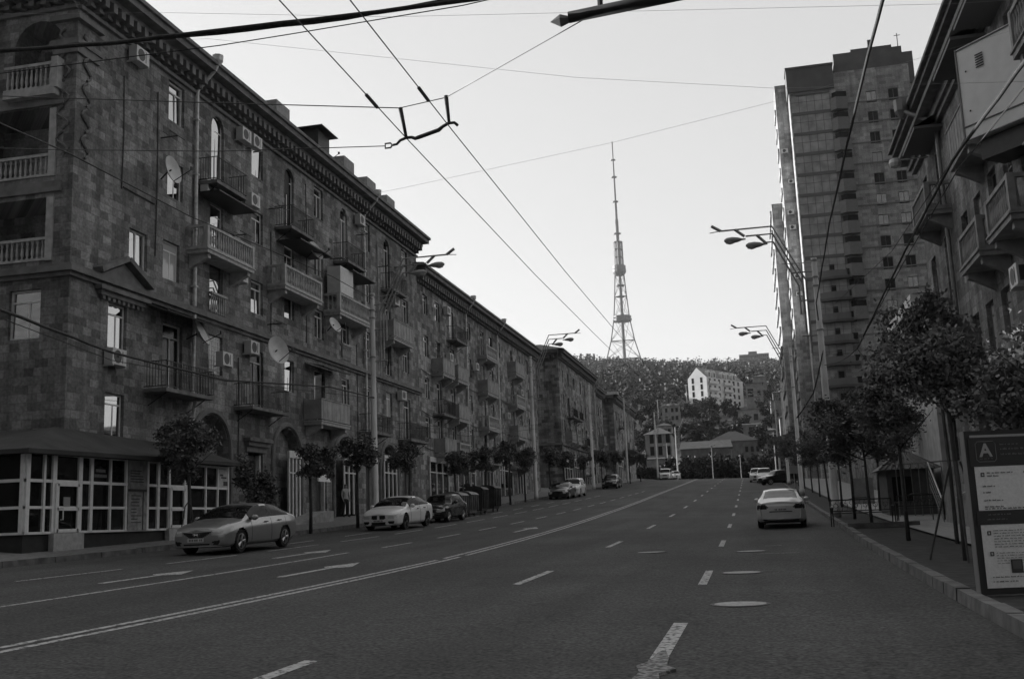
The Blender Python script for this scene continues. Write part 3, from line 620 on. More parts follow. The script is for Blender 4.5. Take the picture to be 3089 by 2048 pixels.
def dish(F, u, z, r, label, d0=.9, az=-50, tilt=25, grp='round satellite dishes'):
    c = F.P(u, z, d0); e = thing('satellite_dish', label, 'satellite dish', tuple(c), rz=R(az), group=grp)
    n = 20; mb = MB(); vs = []; fs = []
    for i in range(5):
        rr = r * i / 4
        for k in range(n): t = 2 * math.pi * k / n; vs.append((rr * math.cos(t), -.18 * r * 2 * (1 - (i / 4) ** 2) * -1, rr * math.sin(t) * 1.08))
    for i in range(4):
        for k in range(n): fs.append((i * n + k, (i + 1) * n + k, (i + 1) * n + (k + 1) % n, i * n + (k + 1) % n))
    mb.add(vs, fs); mb.add([(x, y + .025, z_) for x, y, z_ in vs], [f[::-1] for f in fs]); mb.xf(Matrix.Rotation(R(-tilt), 4, 'X')); mb.build('reflector', ACW, e, True)
    mb = MB(); mb.tube([(0, -.02, -r * .9), (0, -.75 * r * 2, -.1)], .018, 5); mb.box(-.05, .05, -1.55 * r, -1.45 * r, -.12, .0); mb.build('feed_arm', DARKM, e)
    mb = MB(); mb.tube([(0, .1, 0), (0, .3, -.1), (.3, .75, -.2)], .03, 6); mb.build('mount', DARKM, e); return e
dish(F1, 34.9, 15.45, .52, 'white satellite dish in front of a fourth-floor window left of the first pipe', 1.0, az=88, tilt=12)
dish(F1, 44.1, 9.78, .62, 'largest white satellite dish, below the belt course, turned full to the street', 1.0, az=68, tilt=12)
dish(F1, 48.5, 15.6, .5, 'satellite dish at the end of the second baluster balcony, seen nearly edge on', 1.0, az=80)
dish(F1, 50.9, 12.15, .42, 'small satellite dish between the two middle floors right of a window', 1.0, az=75)
dish(F1, 37.4, 9.5, .5, 'satellite dish seen edge-on beside the balcony door under the canopy', .9, az=100)
dish(F1, 54.2, 22.9, .8, 'dark satellite dish standing on the roof edge between chimneys', -1.2, az=85)
top('wall_sign', F1.box(MB(), 49.9, 51.45, 3.95, 4.4, .35, .42), mat('bright_sign', .9, .5), 'bright white sign behind the street trees on the corner block', 'sign')
# ---- glazed pavilion shop in front of the corner block
PV = thing('shop_pavilion', 'glazed corner shop pavilion with white frames and a tarred sloping roof', 'shop', (-22, 32, 1.2))
XP, YP0, YP1 = -20.3, 26.2, 38.1; FP = Fr((XP, 0), (0, 1)); FQ = Fr((0, YP0), (1, 0)); ZP, ZH = 1.78, 4.12
mb = MB(); mb.box(-30, XP - .04, YP0 + .04, YP1, .7, ZP - .02); mb.build('plinth', mat('dark_plinth', .03, .8, var=.3, scale=3), PV)
def frame_cell(mb, F, u0, u1, z0, z1, t, d=.06): F.box(mb, u0, u1, z0, z1, 0, d)
for F, U0, U1, vs, door in ((FP, YP0, YP1, [(26.28, .08), (27.0, .045), (27.45, .09), (28.68, .09), (29.25, .07), (30.25, .04), (31.12, .045), (32.35, .1), (33.05, .07), (33.75, .06), (34.85, .12), (36.3, .035), (37.2, .04), (38.02, .05)], (27.45, 28.68)),
                            (FQ, -30, XP, [(-20.36, .06), (-21.7, .08), (-22.9, .06), (-24.2, .08), (-25.6, .06), (-27, .06), (-28.4, .06)], None)):
    mb = MB()
    for u, t in vs: F.box(mb, u - t, u + t, ZP, ZH, -.02, .06)
    for z, t in ((ZP, .035), (2.44 + .07, .04), (3.28, .045)): F.box(mb, U0, U1, z - t, z + t, -.02, .045)
    F.box(mb, U0, U1, ZH - .08, ZH, -.02, .04)
    fr = mb.build('glazing_frame', mat('shop_frame', .8, .5, var=.08, scale=5), PV)
    p = MB(); F.box(p, U0, U1, ZP, ZH, -.04, -.01); p.build('pane', GL_SHOP, fr)
mb = MB(); FP.box(mb, 31.2, 32.3, ZP, ZH, .0, .075); mb.build('poster_panel', mat('poster_pale', .3, .7, var=.35, scale=5), PV)
mb = MB()
for i in range(5): FP.box(mb, 31.3, 31.3 + random.uniform(.4, .8), 3.72 - i * .09, 3.75 - i * .09, .076, .082)
FP.box(mb, 31.2, 32.25, 3.05, 3.13, .076, .1)
for i in range(9): FP.box(mb, 31.38, 31.38 + random.uniform(.3, .62), 2.9 - i * .11, 2.93 - i * .11, .076, .082)
FP.box(mb, 32.05, 32.08, ZP, 3.05, .076, .09); mb.build('poster_lettering', mat('ink', .05, .7), PV)
mb = MB(); FP.box(mb, 37.25, 37.98, 3.32, ZH - .1, .0, .05); p = mb.build('poster_panel', mat('poster_light', .5, .6, var=.2, scale=6), PV)
mb = MB(); FP.box(mb, 37.35, 37.6, 3.75, 3.82, .052, .056); FP.box(mb, 37.45, 37.85, 3.66, 3.72, .052, .056); FP.box(mb, 37.62, 37.95, 3.38, 3.55, .052, .056); mb.build('poster_picture', mat('ink', .05), PV)
mb = MB()
for i, (a, b) in enumerate(((29.5, 30.0), (29.42, 30.08))): FP.box(mb, a, b, 3.62 - i * .16, 3.72 - i * .16, .0, .012)
mb.build('window_lettering', mat('window_letters', .16, .6, var=.5, scale=30), PV)
for a, b, z0 in ((27.55, 28.58, ZP), (33.8, 34.74, 1.82)):
    d = MB()
    for x in (a, b): FP.box(d, x - .07, x + .07, z0, 3.22, .05, .1)
    FP.box(d, a, b, 3.14, 3.24, .05, .1); FP.box(d, a, b, z0, z0 + .1, .05, .1); FP.box(d, a, b, 2.42, 2.5, .05, .1)
    o = d.build('door', mat('shop_frame', .5), PV)
    h = MB(); hu = a + .16 if z0 == ZP else b - .16; h.tube([FP.P(hu, 2.5, .1), FP.P(hu, 2.5, .18), FP.P(hu, 2.15, .18), FP.P(hu, 2.15, .1)], .018, 6); h.build('handle', WFRAME, o)
mb = MB(); FP.box(mb, 27.9, 28.2, 2.54, 2.82, .03, .055); mb.build('notice', mat('paper', .3, .7), PV)
for a, b, z0, z1 in ((27.35, 28.78, 1.12, ZP - .02), (33.6, 34.95, 1.3, 1.8)):
    mb = MB(); FP.box(mb, a, b, z0 - .15, z1, -.02, .16); mb.build('door_step', mat('pale_step', .42, .8, var=.2, scale=6), PV)
mb = MB(); e = .45
mb.add([(XP + e, YP0 - e, 4.15), (XP + e, YP1 + .1, 4.28), (X1 + .05, YP1 + .1, 5.0), (X1 + .05, YA - .6, 5.15), (-22.6, YA - .55, 5.12), (-32, YA - .1, 5.1), (-32, YP0 - e, 4.15)],
       [(0, 1, 2, 3), (0, 3, 4), (0, 4, 5, 6)])
mb.add([(XP + e, YP0 - e, 4.02), (XP + e, YP1 + .1, 4.15), (XP + e, YP1 + .1, 4.28), (XP + e, YP0 - e, 4.15), (-32, YP0 - e, 4.02), (-32, YP0 - e, 4.15), (X1, YP1 + .1, 4.15), (-32, YA, 4.02), (X1, YA, 4.1)],
       [(0, 1, 2, 3), (4, 0, 3, 5), (0, 1, 6, 8), (4, 7, 8, 0)])
mb.build('roof', mat('tarred_roof', .05, .85, var=.35, scale=1.2, bump=.6), PV)

BK = thing('apartment_building', 'unseen block added at the side street end to shade the road', 'building', (-60, 20, 0), group='five-storey apartment blocks on the left')  # out of frame, added to keep low sun off the road
mb = MB(); mb.box(-75, -52, -20, 62, -.5, 13); mb.build('wall', STONE, BK)
BK2 = thing('apartment_building', 'unseen block added behind the gap in the left row to stop sunlight', 'building', (-60, 115, 0), group='five-storey apartment blocks on the left')  # out of frame, added so no sun stripe crosses the road
mb = MB(); mb.box(-80, -55, 95, 215, 2, 36); mb.build('wall', STONE3, BK2)

# wires, conduits and laundry brackets cluttering the first two blocks
r_ = random.Random(4); CW = mat('conduit', .05, .7)
for u, z0_, z1_ in ((35.3, 12.2, 18.9), (33.0, 14.2, 18.6), (42.1, 4.5, 9.2), (45.3, 10.9, 15.8), (49.4, 11, 19.5), (56.4, 5, 12), (60.1, 10.9, 19), (63.7, 4.5, 15)):
    mb = MB(); mb.tube([F1.P(u, z0_, .03), F1.P(u + .05, (z0_ + z1_) / 2, .035), F1.P(u - .02, z1_, .03)], .022, 5); mb.build('cable_conduit', CW if r_.random() < .6 else PANEL, B1)
mb = MB(); mb.tube([F1.P(33.1, 14.3, .03), F1.P(35.2, 14.25, .03)], .03, 5); mb.build('cable_conduit', CW, B1)
for u, z in ((45.1, 16.9), (52.6, 16.2), (41.4, 14.6), (48.9, 14.0), (35.6, 17.1), (56.6, 18.6), (60.2, 17.5), (63.4, 18.2), (45.0, 11.2)):
    mb = MB(); mb.tube([F1.P(u, z, 0), F1.P(u, z, .75)], .03, 5); mb.tube([F1.P(u - .55, z + .02, .72), F1.P(u + .55, z + .02, .72)], .022, 4); mb.tube([F1.P(u - .5, z + .02, .4), F1.P(u + .5, z + .02, .4)], .015, 4); mb.build('laundry_bracket', CW, B1)
for z in (6.9, 9.3, 12.2):
    pts = []
    for i in range(28): u = 68.5 + i * 1.45; pts.append(F2.P(u, z - .25 * abs(math.sin(i * .8)) + .05 * i * .4, .06))
    mb = MB(); mb.tube(pts, .025, 4); mb.build('wall_cable', CW, B2)
for u in (33, 39.5, 46, 52, 58, 64.5):
    mb = MB(); mb.tube([(-25, u, ZT + .8), (-25, u, ZT + 3.2)], .025, 4); mb.tube([(-25, u - .6, ZT + 3), (-25, u + .6, ZT + 3)], .018, 4); mb.build('roof_aerial', CW, B1)
# ------------------------------------------------------------------ right side buildings
GR = 'buildings on the right of the street'
R1 = thing('apartment_building', 'dark apartment block at the right edge with balconies and a deep moulded eave', 'building', (13, 34, .9), group=GR)
XR, RA, RB, RZ = 7.65, 21.0, 45.8, 16.9
FR = Fr((XR, 0), (0, -1)); FRN = Fr((0, RB), (-1, 0))
rh = []; rw = []
def WR(y, z0, z1, w=1.15, st='t', gl=None): rh.append((-y - w / 2, -y + w / 2, z0, z1)); rw.append((-y - w / 2, -y + w / 2, z0, z1, st, gl))
for z in (12.3, 8.95): 
    for y in (41.0, 33.2, 29.2, 24.5): WR(y, z, z + 2.6, 1.1, 'd')
    for y in (44.2, 37.6, 35.4, 31.2, 26.8, 22.6): WR(y, z + .9, z + 2.5, 1.05)
for y in (44.2, 41, 37.6, 35.4, 33.2, 29.2, 26.8, 24.5): WR(y, 6.3, 7.9, 1.1)
for y in (44.0, 30.4, 25.2): WR(y, 3.2, 5.0, 1.7, 'v', GL_SHOP)
rh.append((-39.0, -37.4, 2.3, 5.0)); rh.append((-34.9, -33.0, 1.9, 4.7))
mb = MB(); wall(mb, FR, -RB, -RA, .3, RZ - .2, rh); mb.quad((XR, RB, .3), (20, RB, .3), (20, RB, RZ - .2), (XR, RB, RZ - .2)); mb.quad((XR, RA, .3), (20, RA, .3), (20, RA, RZ - .2), (XR, RA, RZ - .2)); mb.quad((20, RA, .3), (20, RB, .3), (20, RB, RZ - .2), (20, RA, RZ - .2))
mb.build('wall', STONER, R1)
for a, b, c, d, st, gl in rw: window(R1, FR, a, b, c, d, st, gl=gl or random.choice([GL_SKY, GL_DARK, GL_DARK, GL_CURT]), fr=GFRAME)
mb = MB(); FR.box(mb, -39, -37.4, 2.3, 5, -.3, -.25); FR.box(mb, -34.9, -33, 1.9, 4.7, -.3, -.25); mb.build('door', DARKM, R1)
mb = MB()
for a, b, c, d in ((RZ - .12, RZ, 0, .95), (RZ - .3, RZ - .12, 0, .8), (RZ - .62, RZ - .3, 0, .55), (RZ - .8, RZ - .62, 0, .7), (RZ - 1.15, RZ - .8, 0, .3), (RZ - 1.35, RZ - 1.15, 0, .18)): FR.box(mb, -RB - (.05 + d), -RA, a, b, -.02, d)
mb.build('cornice', TRIM, R1)
roofs(R1, (XR - .95, 21, RA - 1, RB + .95), RZ + .002, 1.2, 3.5)
RBM = mat('balcony_grey', .26, .8, var=.25, scale=3)
for y, z, hf, k in ((41.0, 12.25, 1.55, 'bal'), (33.2, 12.25, 1.35, 'closed'), (33.2, 8.85, 1.4, 'bal'), (29.2, 8.85, 1.35, 'bal'), (24.5, 12.25, 1.4, 'bal'), (24.5, 8.85, 1.4, 'closed')): balcony(R1, FR, -y, z, hf, k, .88, RBM)
for y, z in ((41.0, 15.3), (33.4, 15.3), (29.6, 15.3)):
    mb = MB(); FR.box(mb, -y - 1.6, -y + 1.6, z, z + .1, -.02, 1.0); mb.add([FR.P(-y - 1.6, z + .102, 1.0), FR.P(-y + 1.6, z + .102, 1.0), FR.P(-y + 1.6, z + .6, .02), FR.P(-y - 1.6, z + .6, .02)], [(0, 1, 2, 3)]); mb.build('canopy', mat('canopy_grey', .13, .7), R1)
# pale cabinet-like balcony enclosure at the picture's right edge
mb = MB(); a = Vector((6.35, 29.9, 0)); d_ = Vector((.63, -.78, 0)); n_ = Vector((.78, .63, 0))
def PB(u, t, z): p = a + d_ * u + n_ * t; return (p.x, p.y, z)
vs = [PB(u, t, z) for z in (11.45, 14.15) for u, t in ((0, 0), (2.6, 0), (2.6, 1.2), (0, 1.2))]
mb.add(vs, [(0, 3, 2, 1), (4, 5, 6, 7), (0, 1, 5, 4), (1, 2, 6, 5), (2, 3, 7, 6), (3, 0, 4, 7)]); enc = mb.build('balcony_enclosure', mat('enclosure_panel', .62, .6, var=.06, scale=3), R1)
mb = MB()
for z in (11.45, 11.85, 14.1):
    mb.tube([PB(-.02, -.015, z), PB(2.6, -.015, z)], .025, 4)
mb.tube([PB(0, -.01, 11.45), PB(0, -.01, 14.15)], .03, 4); mb.build('enclosure_trim', mat('enclosure_edge', .2), enc)
mb = MB()
for i in range(6): mb.add([PB(u, -.03, 13.35 + i * .07 + t) for u, t in ((.62, 0), (.88, 0), (.88, .035), (.62, .035))], [(0, 1, 2, 3)])
for u, z in ((.28, 13.4), (.28, 12.25), (.28, 11.65)): mb.add([PB(u + .03 * math.cos(t), -.02, z + .03 * math.sin(t)) for t in (0, 1, 2, 3, 4, 5)], [(0, 1, 2, 3, 4, 5)])
mb.build('vent_grille', DARK, enc)
mb = MB(); mb.add([PB(u, t, z) for z in (10.85, 11.42) for u, t in ((.3, .2), (2.4, .2), (2.4, 1.1), (.3, 1.1))], [(0, 3, 2, 1), (4, 5, 6, 7), (0, 1, 5, 4), (1, 2, 6, 5), (2, 3, 7, 6), (3, 0, 4, 7)]); mb.build('enclosure_base', DARKM, enc)
mb = MB(); mb.tube([FR.P(-40.0, 5.5, .13), FR.P(-40.0, 15.5, .13), FR.P(-40.3, 15.9, .3), FR.P(-41.0, 16.6, 1.05)], .085, 8); mb.lathe(tuple(FR.P(-41.1, 16.35, 1.1)), [(.1, 0), (.26, .3), (.28, .75), (.24, .76)], 8); mb.build('drainpipe', mat('dull_pipe', .22, .5, .3, var=.2), R1)
mb = MB(); mb.tube([FR.P(-42.3, 15.1, .1), FR.P(-42.3, 15.1, 1.3)], .03, 5); mb.lathe(tuple(FR.P(-42.3, 14.75, 1.35)), [(.02, 0), (.2, .08), (.25, .22), (.2, .38), (.02, .42)], 10); mb.build('hanging_globe', ACW, R1)
e = ac(FR, -30.0, 7.3, 'white air conditioner on the dark right block above the tree crown, seen from its side', d0=.15)
# R2 pale low building with bright cornice
R2 = thing('low_building', 'low building with a bright pale cornice half hidden by trees beyond the dark right block', 'building', (11, 51, 1.2), group=GR)
PALE = mat('pale_plaster', .5, .8, var=.2, scale=2, bump=.2)
F_ = Fr((7.5, 0), (0, -1)); hs = [(-y - .5, -y + .5, 6.6, 8.6) for y in (47.6, 49.6, 51.6, 53.4)]
mb = MB(); wall(mb, F_, -54.5, -46.3, .8, 9.6, hs); mb.quad((7.5, 46.3, .8), (16, 46.3, .8), (16, 46.3, 9.6), (7.5, 46.3, 9.6)); mb.quad((7.5, 54.5, .8), (16, 54.5, .8), (16, 54.5, 9.6), (7.5, 54.5, 9.6)); mb.build('wall', PALE, R2)
for h in hs: window(R2, F_, *h, 'd', gl=GL_DARK)
mb = MB(); F_.box(mb, -54.8, -46.2, 9.6, 9.9, -.02, .35); F_.box(mb, -54.9, -46.1, 9.9, 10.4, -.02, .6); F_.box(mb, -54.6, -46.25, 9.1, 9.3, -.02, .15); mb.build('cornice', mat('bright_cornice', .8, .7, var=.1), R2)
roofs(R2, (7, 16, 46, 55), 10.41, .8, 3)
R3 = thing('low_building', 'low dark row behind the right-hand trees, leading to the tower block', 'building', (14, 90, 3), group=GR)
mb = MB(); mb.box(9.2, 20, 58, 138, 1, 9.5); F_ = Fr((9.2, 0), (0, -1)); mb.build('wall', STONER, R3)
for y in range(62, 136, 5): window(R3, F_, -y - .7, -y + .7, 6.0, 7.6, 't', dep=-.04)
mb = MB(); F_.box(mb, -138.2, -57.8, 9.5, 9.8, -.02, .4); mb.build('cornice', TRIM, R3)
# ---- tower block
HT = thing('tower_block', 'tall residential tower block above the right-hand trees with stacked balconies', 'building', (16.5, 155, 5), group='tower blocks on the right')
FA = Fr((0, 145), (1, 0)); FAL = Fr((8.5, 0), (0, -1)); HZ = 61.5
ch = []; cw = []
fl = [58.2 - 2.95 * i for i in range(17)]
for i, z in enumerate(fl):
    for x, w_ in ((19.4, 1.35), (22.3, 1.35)):
        ch.append((x - w_ / 2, x + w_ / 2, z - 1.7, z)); cw.append((x - w_ / 2, x + w_ / 2, z - 1.7, z, i))
mb = MB(); wall(mb, FA, 14.4, 24.6, 3, HZ, ch); wall(mb, FA, 8.5, 14.4, 3, HZ, [])
mb.quad((8.5, 149, 3), (8.5, 145, 3), (8.5, 145, HZ), (8.5, 149, HZ)); mb.quad((24.6, 145, 3), (24.6, 163, 3), (24.6, 163, HZ), (24.6, 145, HZ)); mb.quad((8.5, 163, 3), (24.6, 163, 3), (24.6, 163, HZ), (8.5, 163, HZ)); mb.quad((8.5, 149, 3), (8.5, 163, 3), (8.5, 163, HZ), (8.5, 149, HZ)); mb.quad((8.5, 145, HZ), (24.6, 145, HZ), (24.6, 163, HZ), (8.5, 163, HZ))
mb.build('wall', HRISE, HT)
for a, b, c, d, i in cw: window(HT, FA, a, b, c, d, 'v', gl=GL_CURT if i == 3 else random.choice([GL_DARK, GL_SHOP, GL_SKY]), fr=GFRAME)
mb = MB()   # glazed left bay: grid of thin ribs over dull glass
FA.box(mb, 8.7, 13.9, 22, 58.5, .0, .12); hp = mb.build('glazed_bay', mat('dull_bay_glass', .4, .35, var=.3, scale=.9), HT)
mb = MB()
for i in range(6): FA.box(mb, 8.7 + i * 1.04 - .03, 8.7 + i * 1.04 + .03, 22, 58.5, .12, .16)
for z in fl[:13]: FA.box(mb, 8.65, 13.95, z + .5, z + .95, .12, .2); FA.box(mb, 8.65, 13.95, z - .55, z - .5, .12, .15)
mb.build('bay_rib', mat('bay_rib', .17, .7), HT)
mb = MB(); FA.box(mb, 8.3, 14.6, 59.2, 62.6, .0, .35); FA.box(mb, 8.2, 14.7, 62.6, 62.85, -3, .5); mb.box(8.3, 14.6, 145.01, 149, 59.2, 62.6)
mb.box(14.9, 24.0, 145.3, 158, HZ, 64.3); mb.box(24.0, 25.4, 145.6, 158, HZ - 2.5, 63.5); mb.box(17.5, 23, 147, 156, 64.3, 65.4); mb.box(19.8, 20.4, 146.5, 147, 65.4, 66.3); mb.build('roof_storey', mat('roof_storey_dark', .13, .7, var=.2, scale=.5), HT)
mb = MB(); mb.box(24.6, 25.9, 146, 152, 52.5, 59.0); mb.add([(24.6, 146, 52.5), (25.9, 146, 52.5), (24.6, 146, 48.5), (24.6, 152, 52.5), (25.9, 152, 52.5), (24.6, 152, 48.5)], [(0, 1, 2), (3, 5, 4), (1, 4, 5, 2), (0, 2, 5, 3)]); mb.build('corner_bay', HRISE, HT)
mb = MB(); mb.tube([(23.7, 146, 63.4), (23.7, 146, 66.5)], .06, 4); mb.tube([(23.3, 146, 66.2), (24.1, 146, 66.2)], .05, 4); mb.build('roof_aerial', DARKM, HT)
for i, z in enumerate(fl[:11]):   # wedge balconies in the slot between bay and wall
    mb = MB(); zz = z - 2.4
    k = len(mb.v); mb.prism([(13.9, 145.0), (13.9, 144.6), (14.6, 143.9), (16.2, 144.3), (16.2, 145.0)], zz, zz + 1.75)
    o = mb.build('balcony', mat('tower_parapet', .2, .8, var=.1), HT)
    mb = MB(); mb.prism([(14.2, 144.98), (14.2, 144.7), (14.8, 144.2), (16.1, 144.5), (16.1, 144.98)], zz + 1.76, zz + 2.6); mb.build('balcony_opening_shade', DARK, o)  # solid dark wedge, its colour standing in for shade in the opening
for i in range(7):
    z = 32.0 - 2.93 * i; mb = MB()
    pts = [(10.3 + 4.4 * t / 10, 145 - 1.25 * math.sin(math.pi * (.12 + .76 * t / 10))) for t in range(11)]
    mb.prism([(10.3, 145)] + pts + [(14.7, 145)], z, z + .35); o = mb.build('balcony', mat('tower_slab_dark', .11, .8, var=.1), HT)
    mb = MB()
    for p, q_ in zip(pts, pts[1:]): mb.quad((p[0], p[1] + .05, z + .35), (q_[0], q_[1] + .05, z + .35), (q_[0], q_[1] + .05, z + 1.2), (p[0], p[1] + .05, z + 1.2))
    mb.build('railing', mat('tower_rail', .16, .6), o)
    mb = MB(); FA.box(mb, 11.6, 12.6, z + .35, z + 2.35, .02, .1); mb.build('balcony_door', GFRAME, o)
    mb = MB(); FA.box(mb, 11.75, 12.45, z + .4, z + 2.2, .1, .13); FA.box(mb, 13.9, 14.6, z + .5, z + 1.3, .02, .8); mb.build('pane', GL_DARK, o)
mb = MB()
for i in range(18): z = 6.5 + i * 2.95; mb.box(14.4, 24.65, 144.9, 144.98, z, z + .18)
mb.build('floor_band', mat('floor_band', .2, .8), HT)
HT2 = thing('tower_block', 'narrow tower section with air conditioners set back behind the left edge of the tower block', 'building', (8, 155, 5), group='tower blocks on the right')
mb = MB(); mb.box(6.8, 8.49, 149, 155.5, 3, 62.2); mb.build('wall', HRISE, HT2)
mb = MB()
for i in range(18): z = 8 + i * 2.95; mb.box(6.6, 6.79, 150.2, 154.5, z, z + .9)
mb.build('side_balcony', HRISE, HT2)
HT3 = thing('tower_block', 'lower tower section farthest back at the left foot of the tower blocks', 'building', (7, 165, 5), group='tower blocks on the right')
mb = MB(); mb.box(5.25, 8.4, 155.52, 176, 3, 46.5); mb.build('wall', HRISE, HT3)
mb = MB()
for i in range(14): z = 7 + i * 2.95; mb.box(5.0, 5.24, 158, 172, z, z + .8)
mb.build('side_balcony', HRISE, HT3)
FB = Fr((0, 149), (1, 0))
for x, z, t in ((7.5, 51.9, 'air conditioner topmost on the narrow tower section'), (7.6, 42.8, 'air conditioner below the topmost one on the narrow tower section'), (7.7, 40.6, 'air conditioner in the upper middle of the narrow tower section'),
                (7.75, 33.5, 'air conditioner in the middle of the narrow tower section'), (7.8, 31.0, 'air conditioner lowest on the narrow tower section above the lamp arm'), (8.05, 47.3, 'air conditioner at the sunlit corner of the narrow tower section')): ac(FB, x, z, t)
# ------------------------------------------------------------------ hillside buildings
WH = mat('sunlit_white_render', .7, .8, var=.08, scale=.3)
HB = thing('apartment_building', 'white gabled apartment building with dormers high on the hillside', 'building', (-17.3, 446, 42), group='buildings on the hillside')
Pa = Vector((-17.3, 446)); ga = Vector((-8.1, 4.5)); la = Vector((14.5, 26.1)); z0, z1, z2 = 38, 58.3, 62.8
mb = MB(); c = [Pa + ga, Pa, Pa + la, Pa + ga + la]; vs = [(p.x, p.y, z) for z in (z0, z1) for p in c]
mb.add(vs, [(0, 1, 5, 4), (1, 2, 6, 5), (2, 3, 7, 6), (3, 0, 4, 7)]); m1 = Pa + ga * .5; m2 = m1 + la
mb.add([(c[0].x, c[0].y, z1), (c[1].x, c[1].y, z1), (m1.x, m1.y, z2), (c[3].x, c[3].y, z1), (c[2].x, c[2].y, z1), (m2.x, m2.y, z2)], [(0, 1, 2), (3, 5, 4)]); mb.build('wall', WH, HB)
mb = MB(); mb.add([(c[0].x, c[0].y, z1 + .05), (c[1].x, c[1].y, z1 + .05), (m1.x, m1.y, z2 + .1), (c[3].x, c[3].y, z1 + .05), (c[2].x, c[2].y, z1 + .05), (m2.x, m2.y, z2 + .1)], [(1, 4, 5, 2), (0, 2, 5, 3)]); mb.build('roof', mat('hill_roof', .2, .7), HB)
FG = Fr((c[0].x, c[0].y), (-ga.x, -ga.y)); FL = Fr((Pa.x, Pa.y), (la.x, la.y))
for i in range(5):
    z = 44.5 + i * 2.9
    for u in (2.4, 6.6):
        mb = MB(); FG.box(mb, u - .5, u + .5, z, z + 2.3, .01, .06); mb.build('window', GL_DARK, HB)
    for u in (2.5, 6.5, 10, 14.5, 18.5, 22, 26):
        mb = MB(); FL.box(mb, u - .8, u + .8, z, z + 1.8, .01, .06); mb.build('window', GL_DARK, HB)
    mb = MB(); FL.box(mb, 1, 8.5, z - .5, z - .1, .02, 1.0); FL.box(mb, 12.8, 20, z - .5, z - .1, .02, 1.0); FL.box(mb, 1, 8.5, z - .1, z + .7, .9, .98); FL.box(mb, 12.8, 20, z - .1, z + .7, .9, .98); mb.build('balcony', WH, HB)
for u in (2.2, 6.2, 13.4, 17.4, 22.5):
    mb = MB(); FL.box(mb, u - 1.1, u + 1.1, z1, z1 + 2.0, -1.5, .1); k = len(mb.v)
    mb.add([FL.P(u + 1.1 * math.cos(math.pi * t / 8), z1 + 2 + 1.0 * math.sin(math.pi * t / 8), d) for d in (.1, -1.5) for t in range(9)], [tuple(range(9))] + [(t, t + 9, t + 10, t + 1) for t in range(8)]); o = mb.build('dormer', WH, HB)
    mb = MB(); FL.box(mb, u - .55, u + .55, z1 + .3, z1 + 2.1, .1, .15); mb.build('pane', GL_DARK, o)
def house(name, label, x0, x1, y, dep, z0, z1, rh, mw, mr, wins=(), hip=True, grp='buildings on the hillside', cat='house'):
    B = thing(name, label, cat, ((x0 + x1) / 2, y, z0), group=grp); mb = MB(); mb.box(x0, x1, y, y + dep, z0, z1); mb.build('wall', mw, B)
    i = min(dep, x1 - x0) * .48 if hip else .05; mb = MB(); e = .5
    mb.add([(x0 - e, y - e, z1 + .01), (x1 + e, y - e, z1 + .01), (x1 + e, y + dep + e, z1 + .01), (x0 - e, y + dep + e, z1 + .01), (x0 + i, y + dep / 2, z1 + rh), (x1 - i, y + dep / 2, z1 + rh)], [(0, 1, 5, 4), (1, 2, 5), (2, 3, 4, 5), (3, 0, 4), (3, 2, 1, 0)]); mb.build('roof', mr, B)
    for wx, wz, ww, wh_ in wins: mb = MB(); mb.box(wx - ww / 2, wx + ww / 2, y - .08, y - .02, wz, wz + wh_); mb.build('window', GL_DARK, B)
    return B
HW = mat('old_plaster', .3, .85, var=.3, scale=.8); HW2 = mat('brick_wall', .16, .9, var=.3, scale=1); RD = mat('dark_tin_roof', .09, .7, var=.2, scale=1); RL = mat('light_tin_roof', .17, .6, var=.15, scale=1)
house('house', 'house with a wide dark hipped roof just beyond the crest', -12.5, 1.0, 300, 12, 15, 21.2, 3.2, HW2, RD, [(-2 + i * 1.5, 18, .8, 1.5) for i in range(3)])
house('house', 'long low house with a pale flat roof left of the hipped roof', -19.2, -6, 286, 8, 13, 18.8, 2.2, HW2, RL, [], False)
house('house', 'small stone house with two square dark windows on the slope', -4.6, 2.8, 380, 8, 28, 37.3, .3, HW, RD, [(-1.9, 33.4, 1.5, 2.2), (1.5, 33.4, 1.5, 2.2)], False)
house('house', 'white roofed shed with a dark doorway on the slope', -6.4, 2.6, 342, 7, 24, 29.0, .4, HW, mat('white_roof', .7, .6), [(-.4, 25.3, 1.4, 2.8), (1.8, 26, .8, 1.5)], False)
house('house', 'two-storey pale house at the left end of the street, half hidden by dark trees', -26.2, -19.8, 262, 9, 7, 21.4, 2.0, HW, RL, [(-24.6 + i * 2, z, 1.0, 2.2) for i in range(3) for z in (16.2, 19.2)], True)
house('house', 'low pale annex in front of the two-storey pale house', -24.5, -20.5, 246, 6, 7, 14.5, .5, HW, RD, [(-23, 11, .9, 1.4)], False)
house('house', 'tiny pale hut left of the small stone house', -8.4, -6.6, 378, 4, 28, 33.6, .5, HW, RD, [(-7.5, 31.2, .6, 1.1)], False)
house('house', 'stepped brown house right of the white gabled building', -1.5, 5.2, 430, 9, 36, 52.5, .6, HW, RD, [(.3, 47, 2.2, 3.2), (3.6, 47.5, 1.2, 2)], False)
house('house', 'sunlit small house high on the right slope', 1.8, 7.5, 470, 8, 44, 60, 1.2, HW, RL, [(4, 55, 1, 2)])
house('house', 'flat house on the right slope close to the tower foot', 6.5, 14, 360, 9, 22, 38, .5, HW, RD, [(8, 33, 1.2, 1.8), (11, 33, 1.2, 1.8), (8, 28, 1.2, 1.8), (11, 28, 1.2, 1.8)], False)
house('retaining_wall', 'pale sunlit retaining wall and terrace below the white gabled building', -42, -19, 440, 2, 40, 46.6, .1, mat('pale_rubble', .35, .9, var=.4, scale=.5), RL, [], False, cat='wall')
